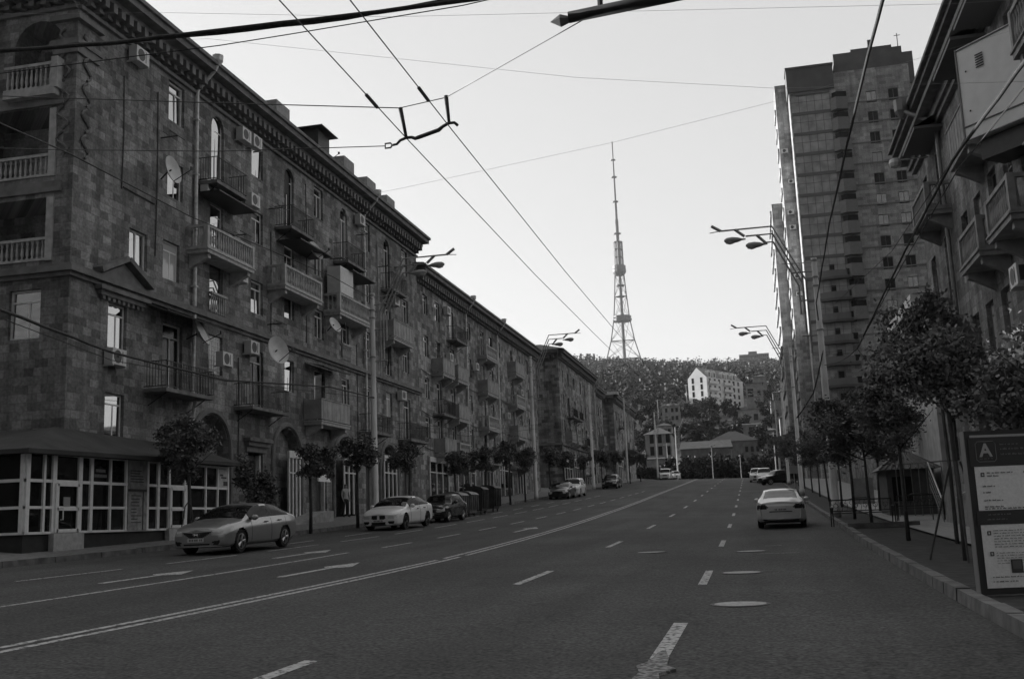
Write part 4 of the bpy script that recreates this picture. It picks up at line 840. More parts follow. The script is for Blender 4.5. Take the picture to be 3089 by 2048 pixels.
for (x0, x1, y, z0_, z1_, rh, mw, mr, t) in ((-33, -26.5, 400, 30, 42.5, 1.2, HW, RL, 'pale roofed house at the left of the slope above the farthest block'), (-38, -33, 430, 34, 46, 1.0, HW2, RD, 'brown house highest at the left of the slope'),
    (-16, -11.5, 395, 28, 36.5, 1.0, HW2, RD, 'brown house in the trees below the white gabled building'), (-30, -25, 335, 20, 29.5, 1.2, HW, RD, 'grey house just above the pale two-storey house'), (7.5, 13, 300, 13, 27, 1.5, HW, RD, 'grey house behind the trees at the right end of the street'), (8.5, 14, 410, 32, 46, 1.0, HW2, RL, 'brown house near the tower foot, higher on the slope'), (3.8, 7, 318, 14, 25, .8, HW, RL, 'narrow pale house at the right end of the street')):
    house('house', t, x0, x1, y, 7, z0_, z1_, rh, mw, mr, [(x0 + (x1 - x0) * k, z1_ - q, .9, 1.5) for k in (.25, .6, .85) for q in (2.6, 5.6)], True)
for i, (x, y, t) in enumerate(((-27.5, 470, 'thin pole alone against the dark wood left of the white gabled building'), (-20.5, 256, 'lamp pole in front of the pale two-storey house'), (4.3, 235, 'thin pole at the right of the crest'), (-34, 395, 'thin pole on the slope above the farthest left block'))):
    z = terr(x, y); e = thing('utility_pole', t, 'pole', (x, y, z)); mb = MB(); mb.tube([(x, y, z), (x, y, z + 11)], [.16, .1], 6); mb.build('pole', POLE, e); mb = MB(); mb.tube([(x - .9, y, z + 10.6), (x + .9, y, z + 10.7)], .08, 5); mb.build('crossarm', POLE, e)
HS = thing('hotel_building', 'long slab building alone on the skyline right of the television tower', 'building', (9, 1400, 188), group='buildings on the hillside')
mb = MB(); mb.box(-10, 28, 1395, 1415, 178, 205); mb.box(2, 13, 1396, 1412, 205, 208.5); mb.build('wall', mat('far_slab', .16, .8), HS)
mb = MB()
for i in range(14):
    for z in (193, 197, 201): mb.box(-8.5 + i * 2.6, -7 + i * 2.6, 1394.7, 1394.95, z, z + 1.8)
mb.build('window_band', GL_DARK, HS)
# ------------------------------------------------------------------ television tower
TV = thing('television_tower', 'tall lattice television tower on the wooded hilltop', 'tower', (-173, 1500, 205))
TM = mat('tower_steel', .17, .6, .2); tx, ty = -173, 1500
mb = MB(); mb.lathe((tx, ty, 0), [(2.6, 200), (2.4, 350)], 10); mb.build('core_shaft', TM, TV)
lv = [(200, 38), (225, 28), (252, 19.5), (285, 13), (318, 10), (350, 7.6)]
def leg(a, z_r): return Vector((tx + z_r[1] * math.cos(a), ty + z_r[1] * math.sin(a), z_r[0]))
AN = [R(-28), R(92), R(212)]
for a in AN: mb = MB(); mb.tube([leg(a, l) for l in lv], .95, 6); mb.build('leg', TM, TV)
mb = MB()
for i in range(5):
    for j in range(3):
        a, b = AN[j], AN[(j + 1) % 3]
        mb.tube([leg(a, lv[i]), leg(b, lv[i + 1])], .32, 4); mb.tube([leg(b, lv[i]), leg(a, lv[i + 1])], .32, 4); mb.tube([leg(a, lv[i + 1]), leg(b, lv[i + 1])], .5, 4); mb.tube([leg(a, lv[i + 1]), (tx, ty, lv[i + 1][0])], .3, 4)
        mid = lv[i][0] * .5 + lv[i + 1][0] * .5
mb.build('lattice_bracing', TM, TV)
mb = MB(); mb.lathe((tx, ty, 281.5), [(13.6, 0), (14.2, 2.8), (14.2, 3.6), (12, 3.8), (12, 5.2), (13.6, 5.4), (13.6, 7.6), (10, 7.8)], 12); mb.lathe((tx, ty, 318), [(5.5, 0), (5.5, 1.5)], 10); mb.lathe((tx, ty, 334), [(6.2, 0), (6.2, 1.8)], 10); mb.build('platform', TM, TV)
mb = MB(); mb.lathe((tx, ty, 350), [(6, 0), (9, 3), (10, 5), (10, 9), (9, 9.5), (9.6, 10), (9.6, 14.5), (7, 15)], 14); mb.build('observation_pod', TM, TV)
mb = MB()
for k in range(8): t = 2 * math.pi * k / 8; mb.tube([(tx + 6.4 * math.cos(t), ty + 6.4 * math.sin(t), 364), (tx + 6.2 * math.cos(t), ty + 6.2 * math.sin(t), 401)], .75, 4)
mb.lathe((tx, ty, 364), [(3.6, 0), (3.6, 37)], 8)
for z in (365, 377, 389, 400): mb.lathe((tx, ty, z), [(7, 0), (7, 1)], 8)
mb.build('lattice_drum', TM, TV)
mb = MB(); mb.lathe((tx, ty, 0), [(2.6, 401), (2.5, 435), (1.9, 436), (1.8, 462), (1.5, 463), (1.3, 500), (1.2, 501), (1.1, 527), (.95, 528), (.9, 556)], 8)
for z, r in ((412.9, 5.5), (462, 4.4), (500, 4.2), (526.7, 3.6), (430, 2.9)): mb.lathe((tx, ty, z), [(r, 0), (r, 1.2)], 8)
mb.build('antenna_mast', TM, TV)
# ------------------------------------------------------------------ street lamps
LM = {}
def lamp_meshes(side_r):
    if side_r in LM: return LM[side_r]
    p = MB(); p.lathe((0, 0, 0), [(.2, 0), (.2, .5), (.17, .5), (.115, 11.4)], 12); p.lathe((0, 0, 0), [(.13, 11.35), (.13, 11.5)], 12)
    for z in (10.2, 10.6, 8.2): p.lathe((0, 0, 0), [(.155, z), (.155, z + .08)], 12)
    a = MB(); s = 1
    for i, (zt, ln) in enumerate(((13.15, 2.3), (12.8, 1.2), (12.42, .35))):
        x0 = .42 + .16 * i; xb = 1.7
        a.tube([(x0, 0, 7.2 + i * .9), (x0, 0, 10.3 + .12 * (2 - i)), (xb + (i - 1) * .0, 0, zt), (xb + ln, 0, zt)], .042, 6)
    a.tube([(4.0, 0, 13.15), (4.4, 0, 13.42)], .075, 6); a.tube([(4.0, 0, 13.15), (4.5, 0, 13.1)], .02, 4)
    a.tube([(3.35, 0, 13.15), (2.95, 0, 12.8)], .07, 6); a.tube([(2.4, 0, 12.8), (2.05, 0, 12.42)], .07, 6)
    for z in (8.0, 9.6, 10.9): a.tube([(0, 0, z), (.78 if z < 10.5 else 1.0, 0, z)], .035, 5)
    a.tube([(.1, 0, 11.3), (1.4, 0, 11.35)], .02, 4)
    hs = []
    for x, z in ((3.35, 12.62), (2.4, 12.3)):
        h = MB(); h.lathe((x - .35, 0, z + .05), [(.03, -.1), (.05, .08), (.11, .25), (.15, .5), (.13, .74), (.06, .86), (.0, .88)], 10, 'x'); g = MB(); g.lathe((x + .02, 0, z - .02), [(.02, 0), (.1, .1), (.13, .25), (.08, .42), (.0, .46)], 8, 'x'); hs.append((h.mesh('lamp_head', [mat('lamp_shell', .34, .5, .3)], True), g.mesh('lamp_glass', [mat('lamp_glass', .45, .2)], True)))
    LM[side_r] = (p.mesh('pole', [POLE], True), a.mesh('arm', [mat('arm_tube', .34, .5, .3, var=.2)]), hs); return LM[side_r]
def lamp(x, y, z, right, label, grp, h=1., rz=0):
    e = thing('street_lamp', label, 'street lamp', (x, y, z), rz=math.pi + rz if right else rz, group=grp); ORI[e.name] = None; e.scale = (1, 1, h)
    p, a, hs = lamp_meshes(0)
    for me, n in ((p, 'pole'), (a, 'arm')): k = bpy.data.objects.new(n, me); COL.objects.link(k); k.parent = e
    for hm, gm in hs: k = bpy.data.objects.new('lamp_head', hm); COL.objects.link(k); k.parent = e; q = bpy.data.objects.new('lamp_glass', gm); COL.objects.link(q); q.parent = k
    return e
for i, (x, y, t, h) in enumerate(((-18.3, 49.2, 'nearest left street lamp, its pole standing by the white car with bundled cables', 1.0), (-18.2, 87.5, 'second left street lamp, against the end of the worn block', 1.06), (-18.1, 119.5, 'third left street lamp, in front of the standalone block', 1.06),
                                (-18.0, 152, 'fourth left street lamp, before the farthest block', 1.08), (-17.2, 191, 'fifth left street lamp near the crest', 1.05), (-15.8, 222, 'sixth left street lamp, beside the parked white van', 1.0))):
    lamp(x, y, GZ(x, y) + .15, False, t, 'tube-armed street lamps on the left', h)
for x, y, t, h, rz in ((3.25, 47.8, 'nearest right street lamp, its arm over the road in front of the tower block', 1.0, 0), (3.35, 84.5, 'second right street lamp, smaller, lower against the tower foot', 1.02, 0), (3.5, 122, 'third right street lamp, faint over the hillside houses', 1.02, 0), (3.5, 160, 'fourth right street lamp near the crest', 1.0, 0)):
    lamp(x, y, GZ(x, y) + .1, True, t, 'tube-armed street lamps on the right', h, rz)
for x, y, hh, t in ((-8.3, 214, 7.0, 'small twin-headed lamp post on the crest, left of the two'), (-2.8, 212, 4.8, 'small single-headed lamp post on the crest, right of the two')):
    z = GZ(x, y); e = thing('lamp_post', t, 'lamp post', (x, y, z), group='small lamp posts on the crest')
    mb = MB(); mb.lathe((x, y, z - .3), [(.1, 0), (.07, hh)], 8); mb.build('pole', CONC, e)
    mb = MB(); mb.lathe((x, y, z + hh - .3), [(.05, 0), (.22, .1), (.24, .3), (.1, .45)], 8); 
    if hh > 6:
        for s in (-1, 1): mb.tube([(x, y, z + hh - .4), (x + s * .5, y, z + hh + .1), (x + s * .8, y, z + hh + .1)], .06, 5)
    mb.build('lamp_head', CONC, e)
# ------------------------------------------------------------------ cars
TYRE = mat('tyre_rubber', .015, .85); RIM = mat('alloy_rim', .4, .3, .8); RIMD = mat('dark_rim', .04, .4, .6); PLAST = mat('black_plastic', .012, .6); LAMPG = glass('headlight_glass', .6, 1.5, .08, 0.); TAILG = glass('tail_light_glass', .02, 1.5, .08, 0.); CHROME = mat('chrome', .6, .15, 1.); PLATE = mat('plate_white', .6, .6); INK = mat('plate_ink', .03, .6)
SED = dict(L=4.9, W=.93, cab=(1.15, 2.15, 3.3, 4.4), axles=(.95, 3.8), zt=[(0, .74), (.1, .82), (.45, .93), (1.15, 1.03), (1.65, 1.26), (2.15, 1.42), (2.75, 1.48), (3.35, 1.44), (4.0, 1.26), (4.5, 1.11), (4.9, 1.02)],
    zs=[(0, .60), (.3, .76), (1.2, .92), (3.3, .99), (4.5, 1.03), (4.9, .92)], wt=[(0, .64), (.3, .7), (1.15, .79), (2.15, .66), (3.3, .64), (4.4, .74), (4.9, .66)], wr=.345)
SUV = dict(L=4.6, W=.92, cab=(1.25, 1.9, 4.0, 4.5), axles=(.85, 3.6), zt=[(0, .86), (.12, .96), (.4, 1.05), (1.25, 1.16), (1.85, 1.66), (2.4, 1.73), (3.9, 1.70), (4.4, 1.3), (4.5, 1.15), (4.6, 1.0)],
    zs=[(0, .72), (.3, .9), (1.25, 1.08), (3.5, 1.14), (4.4, 1.12), (4.6, .95)], wt=[(0, .66), (.3, .74), (1.25, .78), (1.9, .64), (3.9, .64), (4.45, .7), (4.6, .7)], wr=.37)
BOX = dict(L=4.25, W=.82, cab=(1.2, 1.75, 3.1, 3.6), axles=(.75, 3.2), zt=[(0, .72), (.06, .84), (.4, .92), (1.2, .98), (1.7, 1.38), (2.3, 1.44), (3.1, 1.42), (3.55, 1.05), (4.1, 1.0), (4.25, .9)],
    zs=[(0, .66), (.2, .84), (1.2, .9), (3.1, .94), (4.1, .93), (4.25, .82)], wt=[(0, .68), (.3, .70), (1.2, .72), (1.75, .58), (3.1, .58), (3.6, .68), (4.25, .68)], wr=.31)
VAN = dict(L=4.8, W=.95, cab=(.7, 1.4, 4.5, 4.75), axles=(.85, 3.8), zt=[(0, .95), (.1, 1.08), (.7, 1.25), (1.3, 1.85), (1.9, 1.98), (4.4, 1.96), (4.65, 1.8), (4.75, 1.4), (4.8, 1.1)],
    zs=[(0, .8), (.7, 1.1), (1.4, 1.15), (4.4, 1.15), (4.8, 1.0)], wt=[(0, .75), (.7, .84), (1.4, .8), (4.4, .8), (4.8, .8)], wr=.36)
def car(name, label, cat, x, y, z, rz, P, col, grp, face='plain', rim=RIM, rx=0., sc=1., light=None, detail=1., px=.03):
    e = thing(name, label, cat, (x, y, z), rz=rz, rx=0, group=grp)
    e.rotation_mode = 'XYZ'; e.matrix_world = Matrix.Translation((x, y, z)) @ Matrix.Rotation(rx, 4, 'X') @ Matrix.Rotation(rz, 4, 'Z') @ Matrix.Scale(sc, 4); ORI[e.name] = None
    L, W_ = P['L'], P['W']; zt, zs, wt = [hermite(*zip(*P[k])) for k in ('zt', 'zs', 'wt')]; c0, c1, c2, c3 = P['cab']; wr = P['wr']
    wm = hermite([0, .12, .45, 1.2, L - 1, L - .3, L], [W_ * .78, W_ * .9, W_ * .98, W_, W_, W_ * .95, W_ * .8])
    zb = hermite([0, .3, .8, L - .7, L], [.24, .2, .22, .22, .32])
    NX = int(L / px); xs = [L * .5 * (1 - math.cos(math.pi * i / NX)) * .35 + L * i / NX * .65 for i in range(NX + 1)]
    seg = [1, 2, 7, 6, 9, 3, 4]
    def ring(x):
        b, s_, t, m, q = zb(x), zs(x), zt(x), wm(x), wt(x); s_ = min(s_, t - .05); zm = b + (s_ - b) * .55
        ws = min(m * .94, m - .02)
        K = [(0, b), (m * .88, b), (m * .975, b + .09), (m, zm), (ws, s_), (q, t - .055), (q * .6, t - .01), (0, t)]
        out = [K[0]]
        for i in range(7):
            p0, p1 = K[i], K[i + 1]
            for j in range(1, seg[i] + 1):
                u = j / seg[i]; yv = p0[0] + (p1[0] - p0[0]) * u; zv = p0[1] + (p1[1] - p0[1]) * u
                if i == 3: yv += .02 * math.sin(math.pi * u)
                if i == 2: yv += .008 * math.sin(math.pi * u)
                if i == 4: yv += .025 * math.sin(math.pi * u)
                out.append((yv, zv))
        return out
    RG = [ring(x_) for x_ in xs]; n = len(RG[0]); si = []; 
    for i, k in enumerate(seg): si += [i] * k
    parts = {}
    def put(lbl, vs):
        d = parts.setdefault(lbl, ({}, [])); ids = []
        for v in vs:
            k = tuple(round(c, 4) for c in v)
            if k not in d[0]: d[0][k] = len(d[0])
            ids.append(d[0][k])
        if len(set(ids)) >= 3:
            f = []; [f.append(i) for i in ids if i not in f]; d[1].append(tuple(f))
    for i in range(NX):
        xm = (xs[i] + xs[i + 1]) / 2
        for j in range(n - 1):
            s_ = si[j]; a, b, c, d = RG[i][j], RG[i + 1][j], RG[i + 1][j + 1], RG[i][j + 1]; ym = (a[0] + c[0]) / 2; zm_ = (a[1] + c[1]) / 2; lbl = 'body'
            if s_ <= 3 and any((xm - ax) ** 2 + (zm_ - wr) ** 2 < (wr + .05) ** 2 for ax in P['axles']) and ym > .5: continue
            gh = zt(xm) - zs(xm)
            fr = (zm_ - zs(xm)) / max(gh, .01)
            if s_ == 4 and gh > .15 and .05 < fr < (.84 if gh > .3 else .78):
                inx = xm > c0 + .35 and xm < c3 - .3
                pil = any(abs(xm - q_) < .04 for q_ in ((c0 + c3) / 2 + .05, ))
                if inx and not pil: lbl = 'side_window'
                elif pil and inx: lbl = 'trim'
            if s_ in (2, 3) and lbl == 'body' and px < .04 and any(abs(xm - q_) < px * .55 for q_ in (c0 + .42, (c0 + c3) / 2 + .08, c3 - .55)): lbl = 'trim'
            if s_ >= 5 and c0 + .06 < xm < c1 - .02 and ym < wt(xm) * .95: lbl = 'windscreen'
            if s_ >= 5 and c2 + .1 < xm < c3 - .06 and ym < wt(xm) * .93: lbl = 'rear_window'
            if light: lbl = light(xm, ym, zm_, lbl, s_)
            for sg in (1, -1):
                q_ = [(xs[i], sg * a[0], a[1]), (xs[i + 1], sg * b[0], b[1]), (xs[i + 1], sg * c[0], c[1]), (xs[i], sg * d[0], d[1])]
                put(lbl + ('' if lbl in ('body', 'windscreen', 'rear_window', 'trim') else '|%d' % sg), q_ if sg == 1 else q_[::-1])
    KC = 26
    for end, x_, sgn in ((0, 0, -1), (1, L, 1)):
        rg = RG[0] if end == 0 else RG[-1]
        for j in range(1, n - 1):
            for k in range(KC):
                t0, t1 = -1 + 2 * k / KC, -1 + 2 * (k + 1) / KC
                def C(p, t): return (x_ + sgn * .09 * (1 - t * t) * (1 if p[1] < .9 else .5), p[0] * t, p[1])
                q_ = [C(rg[j], t0), C(rg[j], t1), C(rg[j + 1], t1), C(rg[j + 1], t0)]
                yc = (rg[j][0] + rg[j + 1][0]) / 2 * (t0 + t1) / 2; zc = (rg[j][1] + rg[j + 1][1]) / 2
                l_ = cap_label(face, end, abs(yc), zc, P); put(l_ if l_ in ('body', 'trim') or (l_ == 'grille' and face != 'kidney') or (l_ == 'air_intake' and abs(yc) < .45) else l_ + '|%d' % (1 if yc > 0 else -1), q_)
    MM = dict(body=col, side_window=CARSIDE, windscreen=CARGL, rear_window=CARGL, headlight=LAMPG, tail_light=TAILG, grille=PLAST, air_intake=PLAST, trim=PLAST)
    bo = None
    for lbl, (vd, fs) in parts.items():
        if not fs: continue
        m_ = MB(); m_.v = list(vd.keys()); m_.f = fs; m_.m = [0] * len(fs); lbl = lbl.split('|')[0]; o = m_.build(lbl, MM[lbl], e, True)
    m_ = MB(); m_.box(.25, L - .25, -.66, .66, .2, .62)
    for ax in P['axles']: m_.box(ax - wr - .06, ax + wr + .06, -.68, .68, .2, wr * 2 + .06)
    m_.build('underbody', PLAST, e)
    for ax in P['axles']:
        for sg in (-1, 1):
            yc = sg * (W_ - .13); t = MB(); t.lathe((ax, yc, wr), [(wr * .6, -.1), (wr * .93, -.11), (wr, -.07), (wr, .07), (wr * .93, .11), (wr * .6, .1)], 28, 'y'); o = t.build('wheel', TYRE, e, False)
            r = MB(); r.lathe((ax, yc + sg * .09, wr), [(wr * .68, 0), (wr * .68, sg * .022), (wr * .6, sg * .024), (wr * .58, 0)], 28, 'y')
            for q_ in range(5):
                for dq in (-.13, .13):
                    a = 2 * math.pi * q_ / 5 + dq; p0 = (ax, yc + sg * .1, wr); r.tube([(ax + .03 * math.cos(a), yc + sg * .105, wr + .03 * math.sin(a)), (ax + wr * .63 * math.cos(a), yc + sg * .108, wr + wr * .63 * math.sin(a))], .022, 4)
            r.lathe((ax, yc + sg * .1, wr), [(.05, 0), (.05, sg * .02)], 10, 'y'); r.build('rim', rim, o)
    for sg in (-1, 1):
        m_ = MB(); yy = sg * (W_ + .02); m_.lathe((c0 + .5, yy + sg * .03, zs(c0 + .5) + .08), [(.0, -.1), (.05, -.09), (.085, -.03), (.085, .05), (.05, .1), (0, .11)], 8, 'y'); m_.box(c0 + .46, c0 + .54, min(yy - sg * .16, yy), max(yy - sg * .16, yy), zs(c0 + .5) + .02, zs(c0 + .5) + .06); m_.build('mirror', col if face != 'rear' else PLAST, e, True)
        m_ = MB()
        for hx in (c0 + 1.25, c0 + 2.15): m_.box(hx, hx + .2, min(sg * (W_ - .03), sg * (W_ + .02)), max(sg * (W_ - .03), sg * (W_ + .02)), zs(hx) - .11, zs(hx) - .08)
        m_.build('door_handle', PLAST, e)
    return e
def cap_label(face, end, y, z, P):
    if end == 1:
        if .74 < z < .90 and y > .45 + abs(z - .82) * .9: return 'tail_light'
        if z < .36: return 'trim'
        return 'body'
    top_ = P['zt'][0][1]
    if face == 'sedan':
        if .50 < z < .67 and y < .24 + (z - .50) * 1.5: return 'grille'
        if .27 < z < .335 and y < .46 - (z - .27) * 1.5: return 'air_intake'
        if .30 < z < .42 and .52 < y < .70 and z < .42 - (.7 - y) * .15: return 'air_intake'
        if z > .58 and y > .50: return 'headlight'
    elif face == 'kidney':
        if .49 < z < .67 and .03 < y < .33 and not (y > .29 and (z < .51 or z > .65)): return 'grille'
        if .26 < z < .38 and y < .34: return 'air_intake'
        if .28 < z < .40 and .46 < y < .70: return 'air_intake'
        if .53 < z < .65 and y > .45: return 'headlight'
    elif face == 'box':
        if .54 < z < .66 and y < .36: return 'grille'
        if z > .53 and y > .40: return 'headlight'
        if .26 < z < .38 and y < .6: return 'air_intake'
    else:
        if top_ - .28 < z < top_ - .08 and y < .4: return 'grille'
        if z > top_ - .26 and y > .48: return 'headlight'
        if .26 < z < .4 and y < .5: return 'air_intake'
    return 'body'
def lfront(zl, zh, xl):
    def f(x, y, z, l, s):
        if x < xl and zl + x * .18 < z < zh + x * .25 and s in (2, 3, 4) and l == 'body': return 'headlight'
        return l
    return f
def ltail(L):
    def f(x, y, z, l, s):
        if x > L - .36 and .74 < z < .90 and s in (3, 4) and l == 'body': return 'tail_light'
        return l
    return f
def plate(e, x, z, w=.26, sgn=-1):
    m = MB(); m.box(x - .012, x + .012, -w, w, z - .055, z + .055); o = m.build('licence_plate', PLATE, e)
    m = MB(); xx = x + sgn * .014
    for i, yy in enumerate((-.2, -.15, -.06, -.02, .03, .09, .14, .19)): m.box(min(xx, xx - sgn * .002), max(xx, xx - sgn * .002), yy - .014, yy + .014, z - .03, z + .03)
    m.build('plate_characters', INK, o)
PGL = 'cars parked on the left side'; PGR = 'cars parked on the right side'
SL = R(2.3)
def rzf(a): return R(90 + a)       # car local +x points backwards; rz 90 -> nose towards the camera (-Y)
def slope(x, y): return math.atan((GZ(x, y + 2.5) - GZ(x, y - 2.5)) / 5)
SILV = paint('silver_grey_paint', .36, .28, .6); WHP = paint('white_paint', .8, .3, .0); BLK = paint('black_paint', .015, .25, .2); DKP = paint('dark_grey_paint', .03, .3, .3); SLV2 = paint('bright_silver_paint', .65, .3, .2)
def place(nm, lab, x, y0, P, col, g, nose=True, yaw=0, **k):
    # y0 = end nearest to the camera
    rz = R(90 + yaw) if nose else R(-90 + yaw); yy = y0 if nose else y0 + P['L']
    a = slope(x, y0 + 2.4); z = GZ(x, yy)
    return car(nm, lab, 'car', x, yy, z + .005, rz, P, col, g, rx=a, **k)
c = place('parked_car', 'silver grey sedan with chrome grille, nearest car on the left', -16.15, 28.5, SED, SILV, PGL, yaw=-1.5, face='sedan', light=lfront(.57, .70, .5), px=.022)
plate(c, -.115, .44)
m = MB()
for i in range(5): m.tube([(-.1 + .085 * t * t, t * (.25 + i * .045), .515 + i * .032 + .01 * t * t) for t in (-1, -.5, 0, .5, 1)], .006, 4)
m.tube([(-.1 + .07 * t * t, t * .5, .66 + .02 * t * t) for t in (-1, -.5, 0, .5, 1)], .012, 5); m.tube([(-.105, -.06, .56), (-.105, -.045, .63)], .01, 4); m.tube([(-.105, .045, .56), (-.105, .06, .63)], .01, 4); m.tube([(-.105, -.05, .595), (-.105, .05, .6)], .008, 4)
m.build('grille_bars', CHROME, c)
m = MB(); m.tube([(-.1 + .09 * t * t, t * .78, .245) for t in (-1, -.7, -.3, 0, .3, .7, 1)], .016, 5); m.build('lower_trim', CHROME, c)
c = place('parked_car', 'white sports sedan with twin dark grilles parked behind the silver grey one', -16.35, 44.4, SED, WHP, PGL, yaw=-2, face='kidney', light=lfront(.55, .66, .45), rim=RIMD, px=.03)
plate(c, -.11, .43, .2)
c = place('parked_car', 'old boxy black sedan parked behind the white sports sedan', -16.4, 52.0, BOX, BLK, PGL, yaw=-2, face='box', light=lfront(.56, .7, .2)); plate(c, -.1, .44)
for x, y, P, col, t, g in ((-17.0, 91.0, SED, DKP, 'dark sedan, first of the pair parked near the second left street lamp', PGL), (-16.9, 96.6, SUV, WHP, 'white crossover parked right behind the dark sedan near the second left street lamp', PGL),
                        (-17.3, 126.5, SUV, BLK, 'black off-road car parked by the third left street lamp', PGL), (-18.0, 133.5, SED, DKP, 'dark sedan partly hidden behind the black off-road car', PGL),
                        (-15.6, 186.5, VAN, WHP, 'white van, first in the row of pale cars at the crest', PGL), (-15.4, 193.5, SED, SLV2, 'pale sedan behind the white van at the crest', PGL), (-14.9, 200, SUV, WHP, 'white car, last in the row at the crest', PGL)):
    place('parked_car', t, x, y, P, col, g, light=lfront(.6, .75, .3), px=.05)
c = place('parked_car', 'silver sedan seen from behind, nearest car at the right kerb', .98, 41.6, SED, SLV2, PGR, nose=False, yaw=-2, light=ltail(4.9), px=.028)
plate(c, 5.0, .72, .3, 1)
m = MB(); m.box(4.93, 5.0, -.5, .5, .335, .35); m.build('bumper_trim', CHROME, c)
m = MB(); m.box(4.9, 4.99, -.42, .42, .63, .66); m.build('boot_recess', PLAST, c)
c = car('parked_car', 'black hatchback standing askew, half on the pavement under the right-hand trees', 'car', .45, 129.0, GZ(1, 129), R(28), SUV, BLK, PGR, rx=slope(1, 128), px=.05, light=lfront(.7, .9, .3))
place('parked_car', 'white off-road car facing the camera behind the black hatchback', 1.05, 141, SUV, WHP, PGR, light=lfront(.8, .95, .3), px=.05, sc=1.12)
place('parked_car', 'grey off-road car just left of and behind the white off-road car', .1, 149, SUV, SLV2, PGR, light=lfront(.8, .95, .3), px=.05, sc=1.1)
# ------------------------------------------------------------------ trees
def leafmat(name, c):
    m = bpy.data.materials.new(name); m.use_nodes = True; n = m.node_tree; b = n.nodes['Principled BSDF']; g = n.nodes.new('ShaderNodeNewGeometry'); no = n.nodes.new('ShaderNodeTexNoise'); no.inputs['Scale'].default_value = 1.6; no.inputs['Detail'].default_value = 6
    n.links.new(g.outputs['Position'], no.inputs['Vector']); mr = n.nodes.new('ShaderNodeMapRange'); mr.inputs[1].default_value = .3; mr.inputs[2].default_value = .7; mr.inputs[3].default_value = c * .45; mr.inputs[4].default_value = c * 1.7
    n.links.new(no.outputs[0], mr.inputs[0]); n.links.new(mr.outputs[0], b.inputs['Base Color']); b.inputs['Roughness'].default_value = .6; b.inputs['Specular IOR Level'].default_value = .25
    b.inputs['Transmission Weight'].default_value = 0; MATS[name] = m; return m
LEAF = leafmat('leaf_dark', .14); LEAFF = leafmat('leaf_far', .03); BARK = mat('bark', .06, .9, var=.3, scale=6, bump=.5)
def leaves(mb, c, rad, n, size, clumps, rnd, squash=.8, up=.3):
    cl_ = []; lobes = [Vector((rnd.uniform(-.65, .65), rnd.uniform(-.65, .65), rnd.uniform(-.7, .65))) for _ in range(7)]
    for i in range(clumps):
        while True:
            v = Vector((rnd.uniform(-1, 1), rnd.uniform(-1, 1), rnd.uniform(-1, 1)))
            if .12 < v.length < 1: break
        v = v.normalized() * (v.length ** .5) * rnd.uniform(.3, .5) + rnd.choice(lobes); cl_.append((Vector((c[0] + v.x * rad[0], c[1] + v.y * rad[1], c[2] + v.z * rad[2])), rnd.uniform(.12, .26)))
    per = n // clumps
    for p, cr in cl_:
        for i in range(per):
            q = p + Vector((rnd.gauss(0, 1) * rad[0], rnd.gauss(0, 1) * rad[1], rnd.gauss(0, .8) * rad[2])) * cr * .6
            a = Vector((rnd.gauss(0, 1), rnd.gauss(0, 1), rnd.gauss(0, .6))).normalized(); b = a.cross(Vector((rnd.gauss(0, 1), rnd.gauss(0, 1), rnd.gauss(0, 1)))).normalized(); s = size * rnd.uniform(.6, 1.3)
            mb.add([q - a * s * .5, q + b * s * .3, q + a * s * .55, q - b * s * .3], [(0, 1, 2, 3)])
TREES = {}
def tree_protos(key, h, cr, ch, n, size, clumps, seed, tr=.07, lm=LEAF, lean=.0):
    if key in TREES: return TREES[key]
    rnd = random.Random(seed); c = (lean, 0, h - ch * .5); mb = MB(); leaves(mb, c, (cr, cr, ch / 2), n, size, clumps, rnd); cm = mb.mesh('crown', [lm])
    t = MB(); t.tube([(0, 0, -.2), (lean * .2, .02, h * .3), (lean * .5, -.03, h - ch * .85), (lean, 0, h - ch * .3)], [tr * 1.2, tr, tr * .85, tr * .4], 8)
    for i in range(7):
        a = 2 * math.pi * i / 7 + rnd.uniform(-.3, .3); z0 = h - ch * rnd.uniform(.62, .95); rr = cr * rnd.uniform(.5, .85); zz = z0 + ch * rnd.uniform(.25, .5)
        t.tube([(lean * .5, 0, z0), (lean * .6 + rr * .5 * math.cos(a), rr * .5 * math.sin(a), (z0 + zz) / 2 - .05), (lean + rr * math.cos(a), rr * math.sin(a), zz)], [tr * .5, tr * .33, tr * .12], 5)
    TREES[key] = (cm, t.mesh('trunk', [BARK], True)); return TREES[key]
def tree(x, y, z, key, label, grp, rz=None, s=1., sz=1., pr=None, name='street_tree'):
    e = thing(name, label, 'tree', (x, y, z), rz=random.uniform(0, 6.28) if rz is None else rz, group=grp); ORI[e.name] = None; e.scale = (s, s, s * sz)
    for me, n in zip(TREES[key], ('crown', 'trunk')): k = bpy.data.objects.new(n, me); COL.objects.link(k); k.parent = e
    return e
tree_protos('a', 4.7, 1.2, 2.3, 8500, .13, 110, 21); tree_protos('b', 4.1, .85, 1.8, 5000, .13, 50, 2); tree_protos('c', 4.3, 1.0, 1.85, 6000, .13, 55, 3)
tree_protos('bush', 3.3, .8, 3.0, 6000, .13, 60, 4, .05); tree_protos('r1', 5.5, 1.85, 2.9, 12500, .125, 100, 5, .065, lean=.5); tree_protos('r2', 5.2, 1.6, 2.5, 8500, .12, 75, 6, .06)
tree_protos('far', 8, 3.2, 6.5, 1500, .75, 60, 8, .2, LEAFF); tree_protos('far2', 9, 2.6, 7.5, 1300, .75, 50, 9, .2, LEAFF)
TG = 'young street trees along the left pavement'
